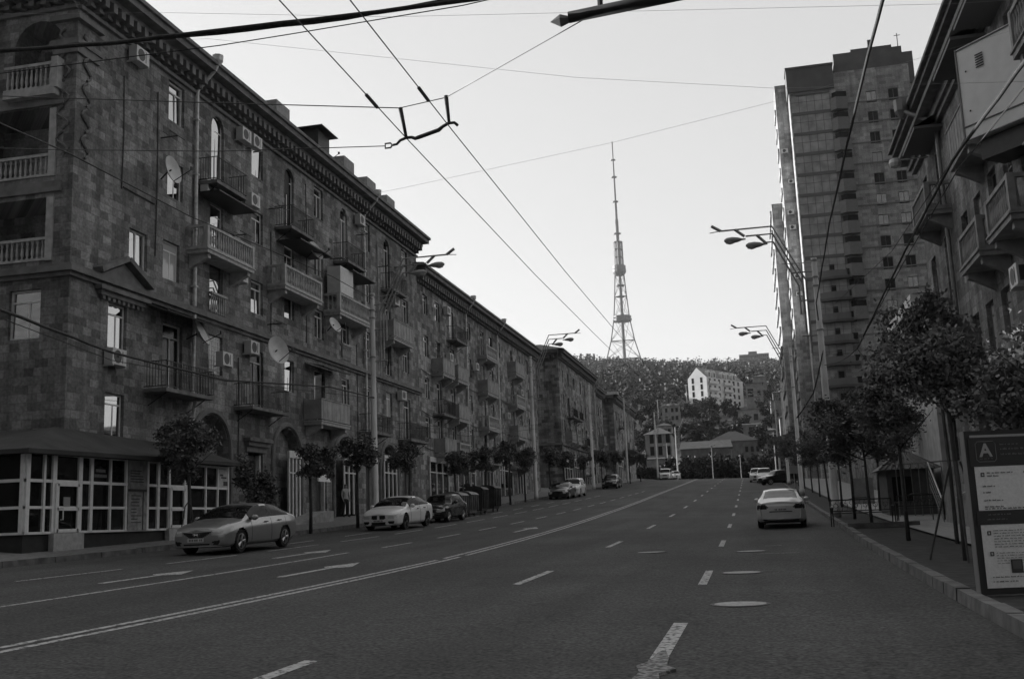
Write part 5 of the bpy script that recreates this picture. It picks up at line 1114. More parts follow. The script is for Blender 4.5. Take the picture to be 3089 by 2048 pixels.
for x, y, k, s, t in ((-18.7, 32.4, 'a', .92, 'round street tree nearest on the left, its crown over the pavilion glass'), (-18.8, 42.6, 'b', .97, 'slim-trunked round street tree right of the dense bush'),
                    (-18.6, 47.6, 'c', 1.03, 'street tree with its crown against the nearest left lamp pole'), (-18.8, 56.0, 'c', 1.0, 'round street tree just right of the nearest left lamp pole'),
                    (-18.9, 65.5, 'b', 1.0, 'street tree above the boxy black sedan'), (-18.9, 73.5, 'b', 1.1, 'street tree above the waste containers'), (-18.8, 80.5, 'c', 1.15, 'street tree before the second lamp pole, left of its twin'),
                    (-18.8, 86, 'a', .95, 'street tree touching the second left lamp pole'), (-18.6, 96, 'c', 1.1, 'street tree in the gap between the second and third blocks'), (-18.7, 104, 'b', 1.1, 'street tree beside the blank side wall of the third block'),
                    (-18.6, 116, 'b', 1.0, 'street tree left of the third lamp pole'), (-18.6, 130, 'a', 1.0, 'street tree right of the third lamp pole'), (-18.5, 141, 'c', 1.1, 'street tree behind the black off-road car'), (-18.4, 158, 'a', 1.1, 'street tree in front of the farthest left block'), (-18.3, 172, 'b', 1.2, 'last street tree before the crest on the left')):
    tree(x, y, swz(x, y), k, t, TG, s=s)
tree(-20.4, 40.6, swz(-20.4, 40.6), 'bush', 'dense leafy bush tree against the wall behind the silver grey sedan', None, s=1.05, name='bush_tree')
TR = 'street trees in the right planting strip'
for x, y, k, s, sz, t in ((4.5, 16.0, 'r1', .7, 1.06, 'large leafy tree at the right edge, behind the information sign'), (3.75, 21.7, 'r2', .8, 1.1, 'right-hand street tree with a thin leaning trunk just left of the information sign'),
                        (4.6, 27.5, 'r2', .72, 1.7, 'tallest right-hand tree, reaching up before the balconies'), (3.75, 29.5, 'r2', .82, 1.0, 'right-hand street tree in front of the small tiled kiosk'), (3.7, 37.8, 'r1', .8, .98, 'right-hand street tree by the ornate bench'),
                        (3.8, 45.5, 'r2', 1.0, 1.0, 'right-hand street tree near the nearest right lamp pole'), (5.5, 52, 'r1', .9, 1.15, 'bushy tree beyond the nearest right lamp pole'), (4.4, 60, 'r2', .9, .95, 'right-hand tree beyond the silver sedan, close to the road'),
                        (4.4, 70, 'r1', .85, .95, 'dense right-hand tree further up the street'), (4.4, 80, 'r2', .85, .95, 'right-hand tree above the small road sign'), (4.4, 90, 'r1', .85, .95, 'right-hand tree in front of the low dark row'), (4.3, 102, 'r2', 1.15, 1.0, 'tree by the second right street lamp'), (4.3, 115, 'r1', 1.05, 1.0, 'tree over the askew black hatchback'), (4.5, 132, 'r1', 1.1, 1.0, 'tree behind the askew black hatchback'),
                        (4.6, 150, 'r2', 1.3, 1.0, 'far right-hand tree at the tower foot'), (4.6, 168, 'r1', 1.2, 1.0, 'last right-hand tree before the crest')):
    tree(x, y, GZ(x, y) + .1, k, t, TR, s=s, sz=sz)
# dark trees in a belt just beyond the crest, and single trees on the slope
for x, y in ((-28, 236), (-26.2, 239), (-24.5, 240), (-23, 237), (-21.4, 239), (-19.8, 243), (-18.2, 240), (-16.5, 242), (-14.6, 243)): tree(x, y, terr(x, y) - .2, 'far', 'dark tree before the pale two-storey house at the crest', 'trees before the pale house', s=random.uniform(.6, .85), name='roadside_tree')
BG = 'dark trees in the belt beyond the crest'
for i in range(34):
    x = -34 + i * 1.45 + random.uniform(-.6, .6); y = random.uniform(248, 266); z = terr(x, y)
    tree(x, y, z - .3, 'far' if i % 2 else 'far2', 'dark tree in the dense belt just beyond the crest of the road', BG, s=random.uniform(.85, 1.1), sz=random.uniform(.9, 1.1), name='roadside_tree')
SG = 'trees between the houses on the slope'
for i in range(150):
    y = random.choice([276, 292, 318, 330, 352, 360, 368, 392, 405, 415, 425, 432, 460]) + random.uniform(-3, 3); x = random.uniform(-.17, .05) * y; z = terr(x, y)
    if any(a < x < b and abs(y - c_) < d for a, b, c_, d in ((-13, 1.5, 304, 12), (-20, -5, 288, 9), (-8, 4, 384, 18), (-6.5, 3, 344, 12), (-27, -19, 264, 8), (-14, 4, 452, 26))): continue
    tree(x, y, z - .3, 'far' if i % 2 else 'far2', 'dark tree standing among the houses on the slope', SG, s=random.uniform(.75, 1.15), name='slope_tree')
# far wooded hillside: one mass
rnd = random.Random(3); mb = MB()
def far_tree(x, y, s, dens):
    z = terr(x, y); c = Vector((x, y, z + s * 4.5))
    for i in range(dens):
        v = Vector((rnd.gauss(0, .5), rnd.gauss(0, .5), rnd.gauss(0, .5))); 
        if v.length > 1.1: v = v.normalized()
        q = c + Vector((v.x * 4.2 * s, v.y * 4.2 * s, v.z * 5 * s)); a = Vector((rnd.gauss(0, 1), rnd.gauss(0, 1), rnd.gauss(0, .7))).normalized(); b = a.cross(Vector((rnd.gauss(0, 1), rnd.gauss(0, 1), rnd.gauss(0, 1)))).normalized(); w_ = s * rnd.uniform(.6, 1.3)
        mb.add([q - a * w_, q + b * w_ * .7, q + a * w_, q - b * w_ * .7], [(0, 1, 2, 3)])
for i in range(1700):
    y = 470 + 960 * rnd.random() ** .8; x = y * rnd.uniform(-.21, .055)
    if y < 500 and -30 < x < 10: continue
    far_tree(x, y, rnd.uniform(.8, 1.4), 46 if y < 900 else 30)
for i in range(330): y = 1400 + rnd.uniform(-12, 12); x = -290 + 370 * i / 330 + rnd.uniform(-2, 2); far_tree(x, y, rnd.uniform(.9, 1.6) * (.8 if x > -60 else 1.1), 40)
for x in (-222, -214, -210, -205, -199): far_tree(x, 1404, 1.0, 20)
mb.v = mb.v; top('hillside_wood', mb, LEAFF, 'far wooded hillside below the television tower', 'woods', kind='stuff')
for i, x in enumerate((-221, -212, -209, -203)):
    mb = MB(); z = terr(x, 1402); r_ = random.Random(i)
    for j in range(160): h = r_.random(); q = Vector((x + r_.gauss(0, .7), 1402 + r_.gauss(0, .7), z + 6 + h * 17)); a = Vector((r_.gauss(0, 1), 0, r_.gauss(0, 2))).normalized() * 1.1; mb.add([q - a, q + Vector((.7, 0, 0)), q + a, q - Vector((.7, 0, 0))], [(0, 1, 2, 3)])
    e = thing('poplar_tree', 'slim poplar on the skyline left of the television tower', 'tree', (x, 1402, z), group='poplars on the skyline'); mb.build('crown', LEAFF, e); t = MB(); t.tube([(x, 1402, z - 1), (x, 1402, z + 18)], .3, 5); t.build('trunk', BARK, e)
# ------------------------------------------------------------------ cables and overhead line
CAB = mat('cable_black', .035, .8, var=.5, scale=20); WIRE = mat('wire_grey', .06, .5)
def cable(pts, r, label, sag=0., name='overhead_cable', grp='overhead cables', m=CAB, n=4, wob=0.):
    P = [Vector(p) for p in pts]; out = []
    for a, b in zip(P, P[1:]):
        N = max(4, int((b - a).length / 1.2)); 
        for i in range(N): t = i / N; q = a.lerp(b, t); q.z -= sag * 4 * t * (1 - t) * (b - a).length / 20; out.append(q + Vector((random.uniform(-wob, wob), 0, random.uniform(-wob, wob))))
    out.append(P[-1]); mb = MB(); mb.tube(out, r, n); return top(name, mb, m, label, 'cable', grp, smooth=True)
cable([(-21.9, 12.4, 9.2), (-9.99, 12, 8.44), (-8.26, 12, 8.3), (-6.62, 12, 8.24), (-4.76, 12, 8.17), (-3, 12, 8.14), (6, 12, 8.6)], .03, 'thick black cable bundle sweeping across the upper left sky', wob=.006, n=6)
cable([(-21.9, 12.45, 9.22), (-9.99, 12.06, 8.46), (-6.62, 12.03, 8.21), (-4.76, 12.02, 8.14), (6, 12, 8.58)], .022, 'second strand lying under the thick black bundle', wob=.01)
cable([(-14, 12.05, 8.1), (-9.9, 12.05, 8.12), (-6.6, 12.05, 8.05), (-5.6, 12.05, 8.06), (-3.2, 12.05, 8.1), (2, 12.05, 8.5)], .008, 'thin loose strand hanging below the thick bundle')
cable([(-3, -10, 6.5), (-9.5, 6, 5.2), (-13.06, 16, 5.71), (-16.12, 24, 6.32), (-17.73, 33, 6.8), (-18.07, 43, 7.74), (-18.2, 49, 7.9)], .032, 'heavy cable bundle running low along the left facade to the nearest lamp pole', wob=.006, n=6)
cable([(-3, -10, 6.45), (-9.5, 6, 5.05), (-13.06, 16.1, 5.55), (-16.12, 24, 6.12), (-17.7, 33, 6.76), (-18.2, 49, 7.86)], .01, 'thin wire drooping under the low left cable bundle')
cable([(-5, -8, 6.5), (-9.4, 8, 7.1), (-11.59, 14, 8.31), (-13.21, 18, 9.36), (-15.67, 27, 10.8), (-16.99, 41, 12.17), (-18.2, 49, 12.9)], .017, 'dark cable falling diagonally across the corner block to the lamp pole top')
cable([(-22, 11.6, 9.4), (-9.54, 11.5, 7.5), (-6.33, 11.5, 6.98), (-3.95, 11.7, 6.68)], .007, 'thin span wire from the left facade to the wire hanger', m=WIRE)
cable([(-22, 12.4, 8.9), (-9.22, 12, 6.88), (-6.6, 12, 6.54), (-4.17, 11.76, 6.235)], .006, 'lower thin span wire ending at the hanger ring', m=WIRE)
cable([(-3.3, 11.52, 6.66), (-1.11, 9.3, 6.36)], .007, 'span wire from the hanger to the bracket arm', m=WIRE)
cable([(-21.9, 22, 14.5), (-11.24, 20, 12.51), (-2.97, 20, 10.45), (.93, 20, 9.69), (7.5, 20, 9.0)], .0032, 'very thin wire crossing the sky from the left eave', m=mat("wire_pale", .3, .5))
cable([(-21.9, 26, 9.6), (-8.41, 25, 10.25), (-2.87, 25, 10.82), (1.13, 25, 11.38), (7.6, 25, 12.6)], .0032, 'very thin wire rising right in front of the television tower tip', m=mat("wire_pale", .3, .5))
cable([(-21.9, 18, 13.7), (-11.2, 18, 12.15), (-6.24, 18, 11.3), (3.87, 18, 10.0), (7.6, 18, 9.7)], .0032, 'faint wire near the top edge of the sky', m=mat("wire_pale", .3, .5))
cable([(1.2, -8, 7.0), (1.8, 9, 7.2), (2.02, 16, 8.0), (2.54, 30, 9.49), (2.94, 44, 9.93), (3.2, 47.6, 9.85)], .024, 'black cable dropping from the top edge to the nearest right lamp pole', wob=.006)
cable([(3.2, -8, 6.5), (3.5, 10, 6.5), (3.67, 14, 7.06), (3.98, 20, 7.87), (4.35, 30, 8.31), (4.17, 42, 7.64)], .03, 'thick twisted cable in front of the right balconies', wob=.008, n=6)
cable([(3.25, -8, 6.3), (3.6, 10, 6.25), (3.74, 14, 6.85), (4.05, 20, 7.67), (4.4, 30, 8.2), (4.17, 42, 7.64)], .014, 'thinner strand beside the thick twisted right cable')
cable([(4.17, 42, 7.64), (3.3, 47.7, 7.84)], .014, 'short tail of the twisted cable joining the right lamp pole', sag=.6); cable([(4.17, 42, 7.64), (5.6, 47, 6.9)], .012, 'branch of the twisted cable falling into the right tree')
cable([(3.98, 20, 7.87), (4.42, 32, 9.04), (4.04, 48, 10.62)], .011, 'slim cable across the tower block face')
cable([(3.3, 47.7, 8.5), (2.95, 47.5, 7.3), (2.71, 47.5, 6.6), (2.2, 47.6, 5.9), (1.92, 47.6, 5.57)], .03, 'loose cable end swinging from the nearest right lamp pole')
for dz, t in ((0, 'upper'), (-.35, 'lower')): cable([(-18.2, 49.3, 6.9 + dz), (-18.15, 68, 7.6 + dz), (-18.1, 87.4, 9.6 + dz)], .014, t + ' wire slung between the first two left lamp poles'); cable([(-18.1, 87.6, 9.6 + dz), (-18.0, 119.4, 11 + dz)], .012, t + ' wire slung between the second and third left lamp poles')
def wz(y): return max(6.3, gz(y) + 5.75 + .2)
for x, t in ((-3.89, 'left'), (-3.28, 'right')):
    ys = [-6, 3, 8, 11.7] + [11.7 + 8 * i for i in range(1, 22)]; 
    mb = MB(); mb.tube([(x - .006 * max(0, y - 12) + (-.06 if y < 3 else 0), y, wz(y) + (.0 if y >= 11 else (11 - y) * .012)) for y in ys], .0068, 5); y_ = 10.6; mb.tube([(x, y_ - .22, 6.31), (x, y_ + .12, 6.3)], .022, 6)
    top('contact_wire', mb, WIRE, t + ' trolley contact wire of the pair over the road', 'wire', 'trolley contact wires')
e = thing('wire_hanger', 'dark curved hanger holding both trolley wires below two insulated rods', 'wire hanger', (-3.6, 11.7, 6.3))
mb = MB(); mb.tube([(-4.08, 11.76, 6.235), (-4.02, 11.76, 6.24), (-3.97, 11.75, 6.28), (-3.89, 11.75, 6.305), (-3.81, 11.72, 6.29), (-3.76, 11.7, 6.26), (-3.7, 11.68, 6.265), (-3.42, 11.58, 6.285), (-3.36, 11.55, 6.31), (-3.28, 11.52, 6.33), (-3.2, 11.5, 6.32), (-3.16, 11.5, 6.28)], [.016, .016, .018, .02, .02, .022, .026, .026, .02, .02, .018, .018], 8); mb.build('crossbar', CAB, e, True)
mb = MB(); mb.tube([(-3.89, 11.75, 6.3), (-3.95, 11.72, 6.69)], [.02, .028], 8); mb.build('insulated_rod', CAB, e, True)
mb = MB(); mb.tube([(-3.27, 11.52, 6.32), (-3.3, 11.52, 6.68)], [.018, .027], 8); mb.build('insulated_rod', CAB, e, True)
mb = MB(); mb.tube([(-4.08, 11.76, 6.235), (-4.1, 11.76, 6.265), (-4.17, 11.76, 6.265), (-4.17, 11.76, 6.205), (-4.1, 11.76, 6.205), (-4.08, 11.76, 6.235)], .011, 6); mb.build('ring', CAB, e)
mb = MB(); mb.tube([(-3.95, 11.7, 6.68), (-3.3, 11.52, 6.66)], .006, 5); mb.build('tie_wire', WIRE, e)
e = thing('bracket_arm', 'dark tapered bracket arm with a pointed tip reaching in at the top', 'bracket arm', (3.4, 9.3, .3))
mb = MB(); mb.tube([(-1.42, 9.3, 6.33), (-.08, 9.3, 6.42), (3.4, 9.3, 6.6)], [.055, .06, .07], 10); mb.build('tube', mat('arm_dark', .035, .6, .2, var=.3, scale=8), e, True)
mb = MB(); mb.lathe((-1.6, 9.3, 6.31), [(.002, 0), (.06, .1), (.03, .19), (.03, .2)], 6, 'x'); mb.build('finial', mat('finial_grey', .12, .6), e)
mb = MB(); mb.tube([(-1.11, 9.3, 6.33), (-1.11, 9.3, 6.5)], .028, 6); mb.tube([(-1.11, 9.3, 6.46), (-.5, 9.3, 6.62), (3.4, 9.3, 7.6)], .01, 5); mb.lathe((-.62, 9.3, 6.585), [(.005, 0), (.03, .03), (.03, .1), (.005, .12)], 6, 'x'); mb.build('clamp', CAB, e)
mb = MB(); mb.lathe((3.4, 9.3, 0), [(.2, .2), (.13, 8)], 12); mb.build('pole', POLE, e)
# ------------------------------------------------------------------ street furniture
def sign_board():
    M = Matrix.Translation((2.66, 14.6, .4)) @ Matrix.Rotation(R(14), 4, 'Z'); e = tag(bpy.data.objects.new('information_sign', None), 'grey information sign board marked with a large letter A at the right edge', 'sign'); COL.objects.link(e); e.matrix_world = M; ORI[e.name] = None
    Wd, H = 1.25, 2.12
    mb = MB(); mb.box(0, Wd, .0, .1, .05, H); mb.box(.02, .08, .02, .08, -.35, .05); mb.box(Wd - .08, Wd - .02, .02, .08, -.35, .05); mb.build('frame', mat('sign_frame_dark', .035, .5, .2), e)
    mb = MB(); mb.box(-.012, .0, -.005, .1, -.3, H); mb.build('edge_strip', mat('sign_edge', .3, .4, .3), e)
    lite = mat('sign_face', .85, .55, var=.08, scale=30); dk = mat('sign_band', .035, .5); wt_ = mat('sign_white', .42, .6); ink = mat('sign_ink', .06, .6); inl = mat('sign_ink_light', .12, .6)
    mb = MB(); mb.box(.09, Wd - .04, -.008, -.001, .13, 1.66); mb.build('face', lite, e)
    mb = MB(); mb.box(.05, Wd - .03, -.012, -.009, 1.1 - .18, 1.1); mb.box(.04, Wd - .02, -.012, -.009, 1.66, 2.03); mb.build('band', dk, e)
    mb = MB(); mb.box(.07, Wd - .04, -.01, -.004, 2.035, 2.065); mb.build('header_line', wt_, e)
    bx, bz, s = .13, 1.72, .26; mb = MB()
    pts = [(bx, bz + .03), (bx + .03, bz), (bx + s - .03, bz), (bx + s, bz + .03), (bx + s, bz + s - .03), (bx + s - .03, bz + s), (bx + .03, bz + s), (bx, bz + s - .03), (bx, bz + .03)]
    mb.tube([(x, -.014, z) for x, z in pts], .005, 4); mb.build('letter_box', mat('sign_grey_line', .2), e)
    cu = bpy.data.curves.new('letter', 'FONT'); cu.body = 'A'; cu.size = .235; cu.extrude = .002; cu.offset = .006; t = bpy.data.objects.new('letter', cu); COL.objects.link(t); t.parent = e; t.matrix_local = Matrix.Translation((bx + .047, -.016, bz + .068)) @ Matrix.Rotation(R(90), 4, 'X'); cu.materials.append(wt_); bpy.context.view_layer.update(); lm_ = bpy.data.meshes.new_from_object(t.evaluated_get(bpy.context.evaluated_depsgraph_get())); ml = t.matrix_local.copy(); bpy.data.objects.remove(t); t = bpy.data.objects.new('letter', lm_); COL.objects.link(t); t.parent = e; t.matrix_local = ml
    r = random.Random(5)
    def words(mb, x0, x1, z, h, gap=.012):
        x = x0
        while x < x1 - .02:
            w_ = min(r.uniform(.02, .075), x1 - x); n_ = max(1, int(w_ / .009))
            for i in range(n_): hh = h * r.choice([.6, .7, 1, .65]); mb.box(x + i * .009, x + i * .009 + .006, -.0155, -.013, z, z + hh)
            x += w_ + gap
    mb = MB(); words(mb, .45, .72, 1.93, .02); words(mb, .45, .95, 1.87, .022); words(mb, .45, .8, 1.8, .022); words(mb, bx + .04, bx + .22, bz + .035, .012); words(mb, .2, .52, 1.04, .016); words(mb, .18, .45, .98, .016); mb.build('lettering', mat('sign_text_light', .2), e)
    mb = MB()
    for z, x1 in ((1.57, .6), (1.53, .42)): words(mb, .24, x1, z, .016)
    words(mb, .72, .95, 1.56, .04, .004)
    for z, x1 in ((1.4, .36), (1.32, .3), (1.22, .42), (1.14, .42), (1.115, .7)): words(mb, .17, x1, z, .018)
    for i in range(7): words(mb, .24, 1.15, .84 - i * .034, .011)
    for i in range(5): words(mb, .25, 1.15, .56 - i * .032, .009)
    for z, x1 in ((.26, .62), (.205, .5)): words(mb, .17, x1, z, .014)
    for x, z in ((.16, 1.53), (.16, .79), (.17, .53)): mb.box(x, x + .045, -.0155, -.013, z, z + .012); mb.box(x, x + .045, -.0155, -.013, z + .04, z + .052); mb.box(x, x + .012, -.0155, -.013, z, z + .05); mb.box(x + .035, x + .047, -.0155, -.013, z, z + .05)
    mb.lathe((.72, -.0145, .27), [(.028, 0), (.028, .001)], 12, 'y'); mb.extr([(.695, .262), (.745, .262), (.72, .22)], 'y', -.0155, -.014); mb.build('lettering', ink, e)
    mb = MB(); mb.box(.42, .57, -.014, -.01, .31, .48); mb.box(.66, .81, -.014, -.01, .31, .48); o = mb.build('badge', ink, e)
    mb = MB(); mb.box(.44, .55, -.0175, -.0145, .36, .465); mb.box(.68, .79, -.0175, -.0145, .36, .465); mb.build('badge_field', inl, o)
    return e
sign_board()
def bench(x, y, z, rz, label, w=1.05):
    e = thing('park_bench', label, 'bench', (x, y, z), rz=R(rz), group='ornate metal benches'); ORI[e.name] = None; mb = MB()
    for i in range(4): mb.box(-w, w, -.2 + i * .11, -.11 + i * .11, .44, .47)
    mb.build('seat', mat('bench_wood', .06, .7, var=.3), e); mb = MB()
    mb.box(-w, w, .26, .29, .52, .55); mb.box(-w, w, .3, .33, .9, .94); mb.tube([(-.4, .31, .93), (-.2, .31, .98), (.2, .31, .98), (.4, .31, .93)], .015, 5)
    for i in range(13): t = -w + .08 + i * (2 * w - .16) / 12; mb.tube([(t, .27, .54), (t + .05, .29, .72), (t - .05, .29, .8), (t, .31, .92)], .008, 4)
    for i in range(6): t = -w + .2 + i * (2 * w - .4) / 5; mb.tube([(t + .08 * math.cos(a * .785), .29, .73 + .08 * math.sin(a * .785)) for a in range(9)], .008, 4)
    mb.build('backrest', DARKM, e)
    for s in (-1, 1):
        mb = MB(); mb.tube([(s * w, -.22, 0), (s * w, -.2, .44), (s * w, -.24, .66), (s * w, .28, .68)], .022, 6); mb.tube([(s * w, .3, 0), (s * w, .24, .44), (s * w, .32, .93)], .022, 6)
        for i in range(3): mb.tube([(s * w, -.1 + i * .12, .46), (s * w, -.1 + i * .12, .66)], .01, 4)
        mb.build('leg', DARKM, e)
bench(3.55, 39.2, GZ(3, 39) + .12, 5, 'ornate dark metal bench nearer the kerb, left of its twin'); bench(5.75, 41.2, GZ(3, 41) + .15, -12, 'second ornate bench, half hidden by a tree trunk, right of its twin', .8)
top('low_curb', MB().box(2.9, 5.2, 37.6, 37.8, gz(38) + .1, gz(38) + .27), mat('kerb_stone', .26), 'low stone edging in front of the benches', 'edging')
# kiosk, stairs and railings on the right pavement
e = thing('kiosk', 'small dark kiosk with a tiled roof behind the right-hand trees', 'kiosk', (6.2, 48, 1.2))
mb = MB(); mb.box(5.3, 7.2, 46.6, 49.5, .9, 3.1); mb.build('wall', mat('kiosk_wall', .09, .7, var=.2), e); mb = MB(); mb.add([(5.0, 46.2, 3.1), (7.4, 46.2, 3.1), (7.4, 49.9, 3.1), (5.0, 49.9, 3.1), (6.2, 48.05, 4.0)], [(0, 1, 4), (1, 2, 4), (2, 3, 4), (3, 0, 4), (3, 2, 1, 0)])
for i in range(11): t = i / 10; mb.tube([(5.0 + 2.4 * t, 46.2, 3.13), (5.0 + 2.4 * t + (6.2 - 5.0 - 2.4 * t) * .9, 46.2 + 1.85 * .9, 3.13 + .81)], .03, 4)
mb.build('roof', mat('kiosk_roof_tile', .12, .6, var=.3), e); mb = MB(); mb.box(5.5, 6.3, 46.52, 46.58, 1.8, 2.8); mb.build('window', GL_DARK, e)
top('display_panel', MB().box(4.4, 5.3, 52, 52.15, gz(52) + .5, gz(52) + 1.7), mat('panel_pale', .32, .7, var=.2), 'pale low panel standing on the right pavement beyond the bench', 'panel')
e = thing('entrance_steps', 'entrance landing with steps in front of the dark right block', 'steps', (6.9, 36, .8))
mb = MB(); mb.box(6.3, 7.64, 33.0, 39.2, .6, 2.2)
for i in range(7): mb.box(6.3, 7.6, 33.0 - .3 * (i + 1), 33.0 - .3 * i, .55, 2.2 - .2 * (i + 1))
mb.build('steps', CONC, e)
RAIL = mat('bright_handrail', .55, .3, .7)
e = thing('handrail', 'dark railing with a bright sloping handrail descending beside the entrance steps', 'railing', (6.2, 38, 1)); mb = MB(); mb.tube([(6.2, 41.43, 3.14), (6.2, 39.13, 1.81)], .03, 6); mb.build('top_rail', RAIL, e); mb = MB()
for dz in (.3, .55, .8): mb.tube([(6.2, 41.43, 3.14 - dz), (6.2, 39.13, 1.81 - dz)], .016, 5)
mb.tube([(6.2, 39.13, 1.81), (6.2, 39.13, .9)], .02, 5); mb.tube([(6.2, 41.43, 3.14), (6.2, 41.43, 1.0)], .02, 5)
mb.build('balusters', mat('dull_rail', .2, .5, .4), e)
e = thing('handrail', 'short pair of bright rails rising to the right behind the information sign', 'railing', (6.2, 35, 1.4)); mb = MB(); mb.tube([(6.2, 36.2, 1.8), (6.25, 33.3, 2.1), (6.3, 31.5, 2.4)], .03, 6); mb.tube([(6.3, 34.4, 1.72), (6.35, 32, 1.98)], .028, 6)
for y in (36.2, 34.4, 32.4): mb.tube([(6.25, y, .8), (6.25, y, 1.9)], .018, 5)
mb.build('top_rail', RAIL, e)
e = thing('fence_panel', 'dark upright bar fence with a flat top rail between kiosk and steps', 'fence', (6, 43.5, 1)); mb = MB(); mb.tube([(5.2, 43.5, 3.2), (7.5, 43.3, 3.25)], .03, 6)
for i in range(7): mb.box(5.3 + i * .28, 5.33 + i * .28, 43.48, 43.52, 1.2, 3.2)
mb.build('bars', mat('dull_rail', .2), e)
top('shop_sign', FR.box(MB(), -42.0, -39.8, 3.55, 3.85, .02, .12), mat('bright_sign', .9), 'bright white torn sign on the dark right block', 'sign')
e = top('name_plate', FR.box(MB(), -31.6, -29.9, 4.15, 4.45, .3, .38), mat('plate_dull', .2, .6, var=.5, scale=9), 'dull lettered name plate above the information sign', 'sign'); 
mb = MB(); r_ = random.Random(2)
for i in range(9): u = -31.45 + i * .155; FR.box(mb, u, u + .09, 4.2, 4.4, .381, .386)
o = mb.build('lettering', mat('plate_ink_dull', .04), None); o.parent = e
e = thing('tree_guard', 'thin stake tripod around the leaning tree trunk by the information sign', 'tree stake', (3.7, 21.7, .5)); mb = MB()
for a in range(3): t = a * 2.1 + .4; mb.tube([(3.75 + .75 * math.cos(t), 21.7 + .75 * math.sin(t), .45), (3.75 + .1 * math.cos(t), 21.7 + .1 * math.sin(t), 2.4)], .022, 5)
mb.build('stake', BARK, e)
e = thing('tree_guard', 'pair of stakes tied to the trunk of the nearest left tree', 'tree stake', (-18.7, 32.4, 1.2)); mb = MB()
for s in (-1, 1): mb.tube([(-18.7 + s * .35, 32.3, 1.0), (-18.7 + s * .12, 32.35, 2.5), (-18.7, 32.35, 2.65)], .02, 5)
mb.build('stake', BARK, e)
# waste containers, bollard, small signs
CG = 'waste containers at the left kerb'; CM = mat('container_metal', .16, .55, .3, var=.4, scale=3); CMD = mat('container_dark', .05, .6, .2, var=.3, scale=3)
def container(x, y, m, label, h=1.25, w=.62, l=.85):
    z = GZ(x, y); e = thing('waste_container', label, 'waste container', (x, y, z), group=CG); mb = MB(); mb.add([(x - w * .8, y - l * .9, z + .2), (x + w * .8, y - l * .9, z + .2), (x + w * .8, y + l * .9, z + .2), (x - w * .8, y + l * .9, z + .2), (x - w, y - l, z + h), (x + w, y - l, z + h), (x + w, y + l, z + h), (x - w, y + l, z + h)], [(0, 3, 2, 1), (0, 1, 5, 4), (1, 2, 6, 5), (2, 3, 7, 6), (3, 0, 4, 7)])
    for i in range(4): yy = y - l + .2 + i * (2 * l - .4) / 3; mb.box(x + w * .85, x + w + .04, yy - .04, yy + .04, z + .35, z + h)
    mb.build('bin', m, e); mb = MB(); mb.extr([(x - w - .04, z + h), (x - w * .8, z + h + .14), (x - w * .3, z + h + .22), (x + w * .3, z + h + .22), (x + w * .8, z + h + .14), (x + w + .04, z + h)], 'y', y - l - .04, y + l + .04)
    mb.v = [(p[0], p[1], p[2]) for p in mb.v]; mb.build('lid', m, e)
    for dx in (-1, 1):
        for dy in (-1, 1): mb = MB(); mb.lathe((x + dx * w * .65, y + dy * l * .7, z + .1), [(.1, -.03), (.1, .03)], 10, 'x'); mb.build('wheel', TYRE, e)
container(-16.9, 58.3, CM, 'ribbed metal waste container, first of the row behind the boxy black sedan'); container(-16.9, 60.5, CM, 'ribbed metal waste container, second of the row'); container(-17.0, 63.6, CMD, 'tall dark waste container, third of the row', 1.5, .6, .7); container(-17.2, 67.5, CMD, 'dark waste container farthest up the row', 1.5)
e = thing('bollard', 'dark thick post right behind the silver grey sedan', 'bollard', (-18.4, 38.3, 1.4)); mb = MB(); mb.lathe((-18.4, 38.3, 1.3), [(.2, 0), (.2, .9), (.24, .92), (.24, 1.05), (.05, 1.1)], 12); mb.build('post', DARKM, e)
for x, y, t in ((3.1, 92, 'small square road sign with a supplementary plate under the right-hand trees'),):
    z = GZ(x, y); e = thing('road_sign', t, 'road sign', (x, y, z)); mb = MB(); mb.tube([(x, y, z), (x, y, z + 3.1)], .04, 6); mb.build('pole', POLE, e); mb = MB(); mb.box(x - .35, x + .35, y - .06, y - .03, z + 2.5, z + 3.1); mb.box(x - .35, x + .35, y - .06, y - .03, z + 1.7, z + 2.4); mb.build('panel', mat('sign_panel_grey', .4), e); mb = MB(); mb.box(x - .2, x + .2, y - .07, y - .061, z + 2.68, z + 2.95); mb.build('symbol', INK, e)
e = thing('ramp', 'concrete entrance ramp in front of the blind arches', 'ramp', (-21, 48, 1.8)); mb = MB(); mb.extr([(45.8, swz(-21, 45.8)), (50.2, swz(-21, 50)), (50.2, 2.45), (49.4, 2.45)], 'x', -21.9, -20.9); mb.build('slab', CONC, e)
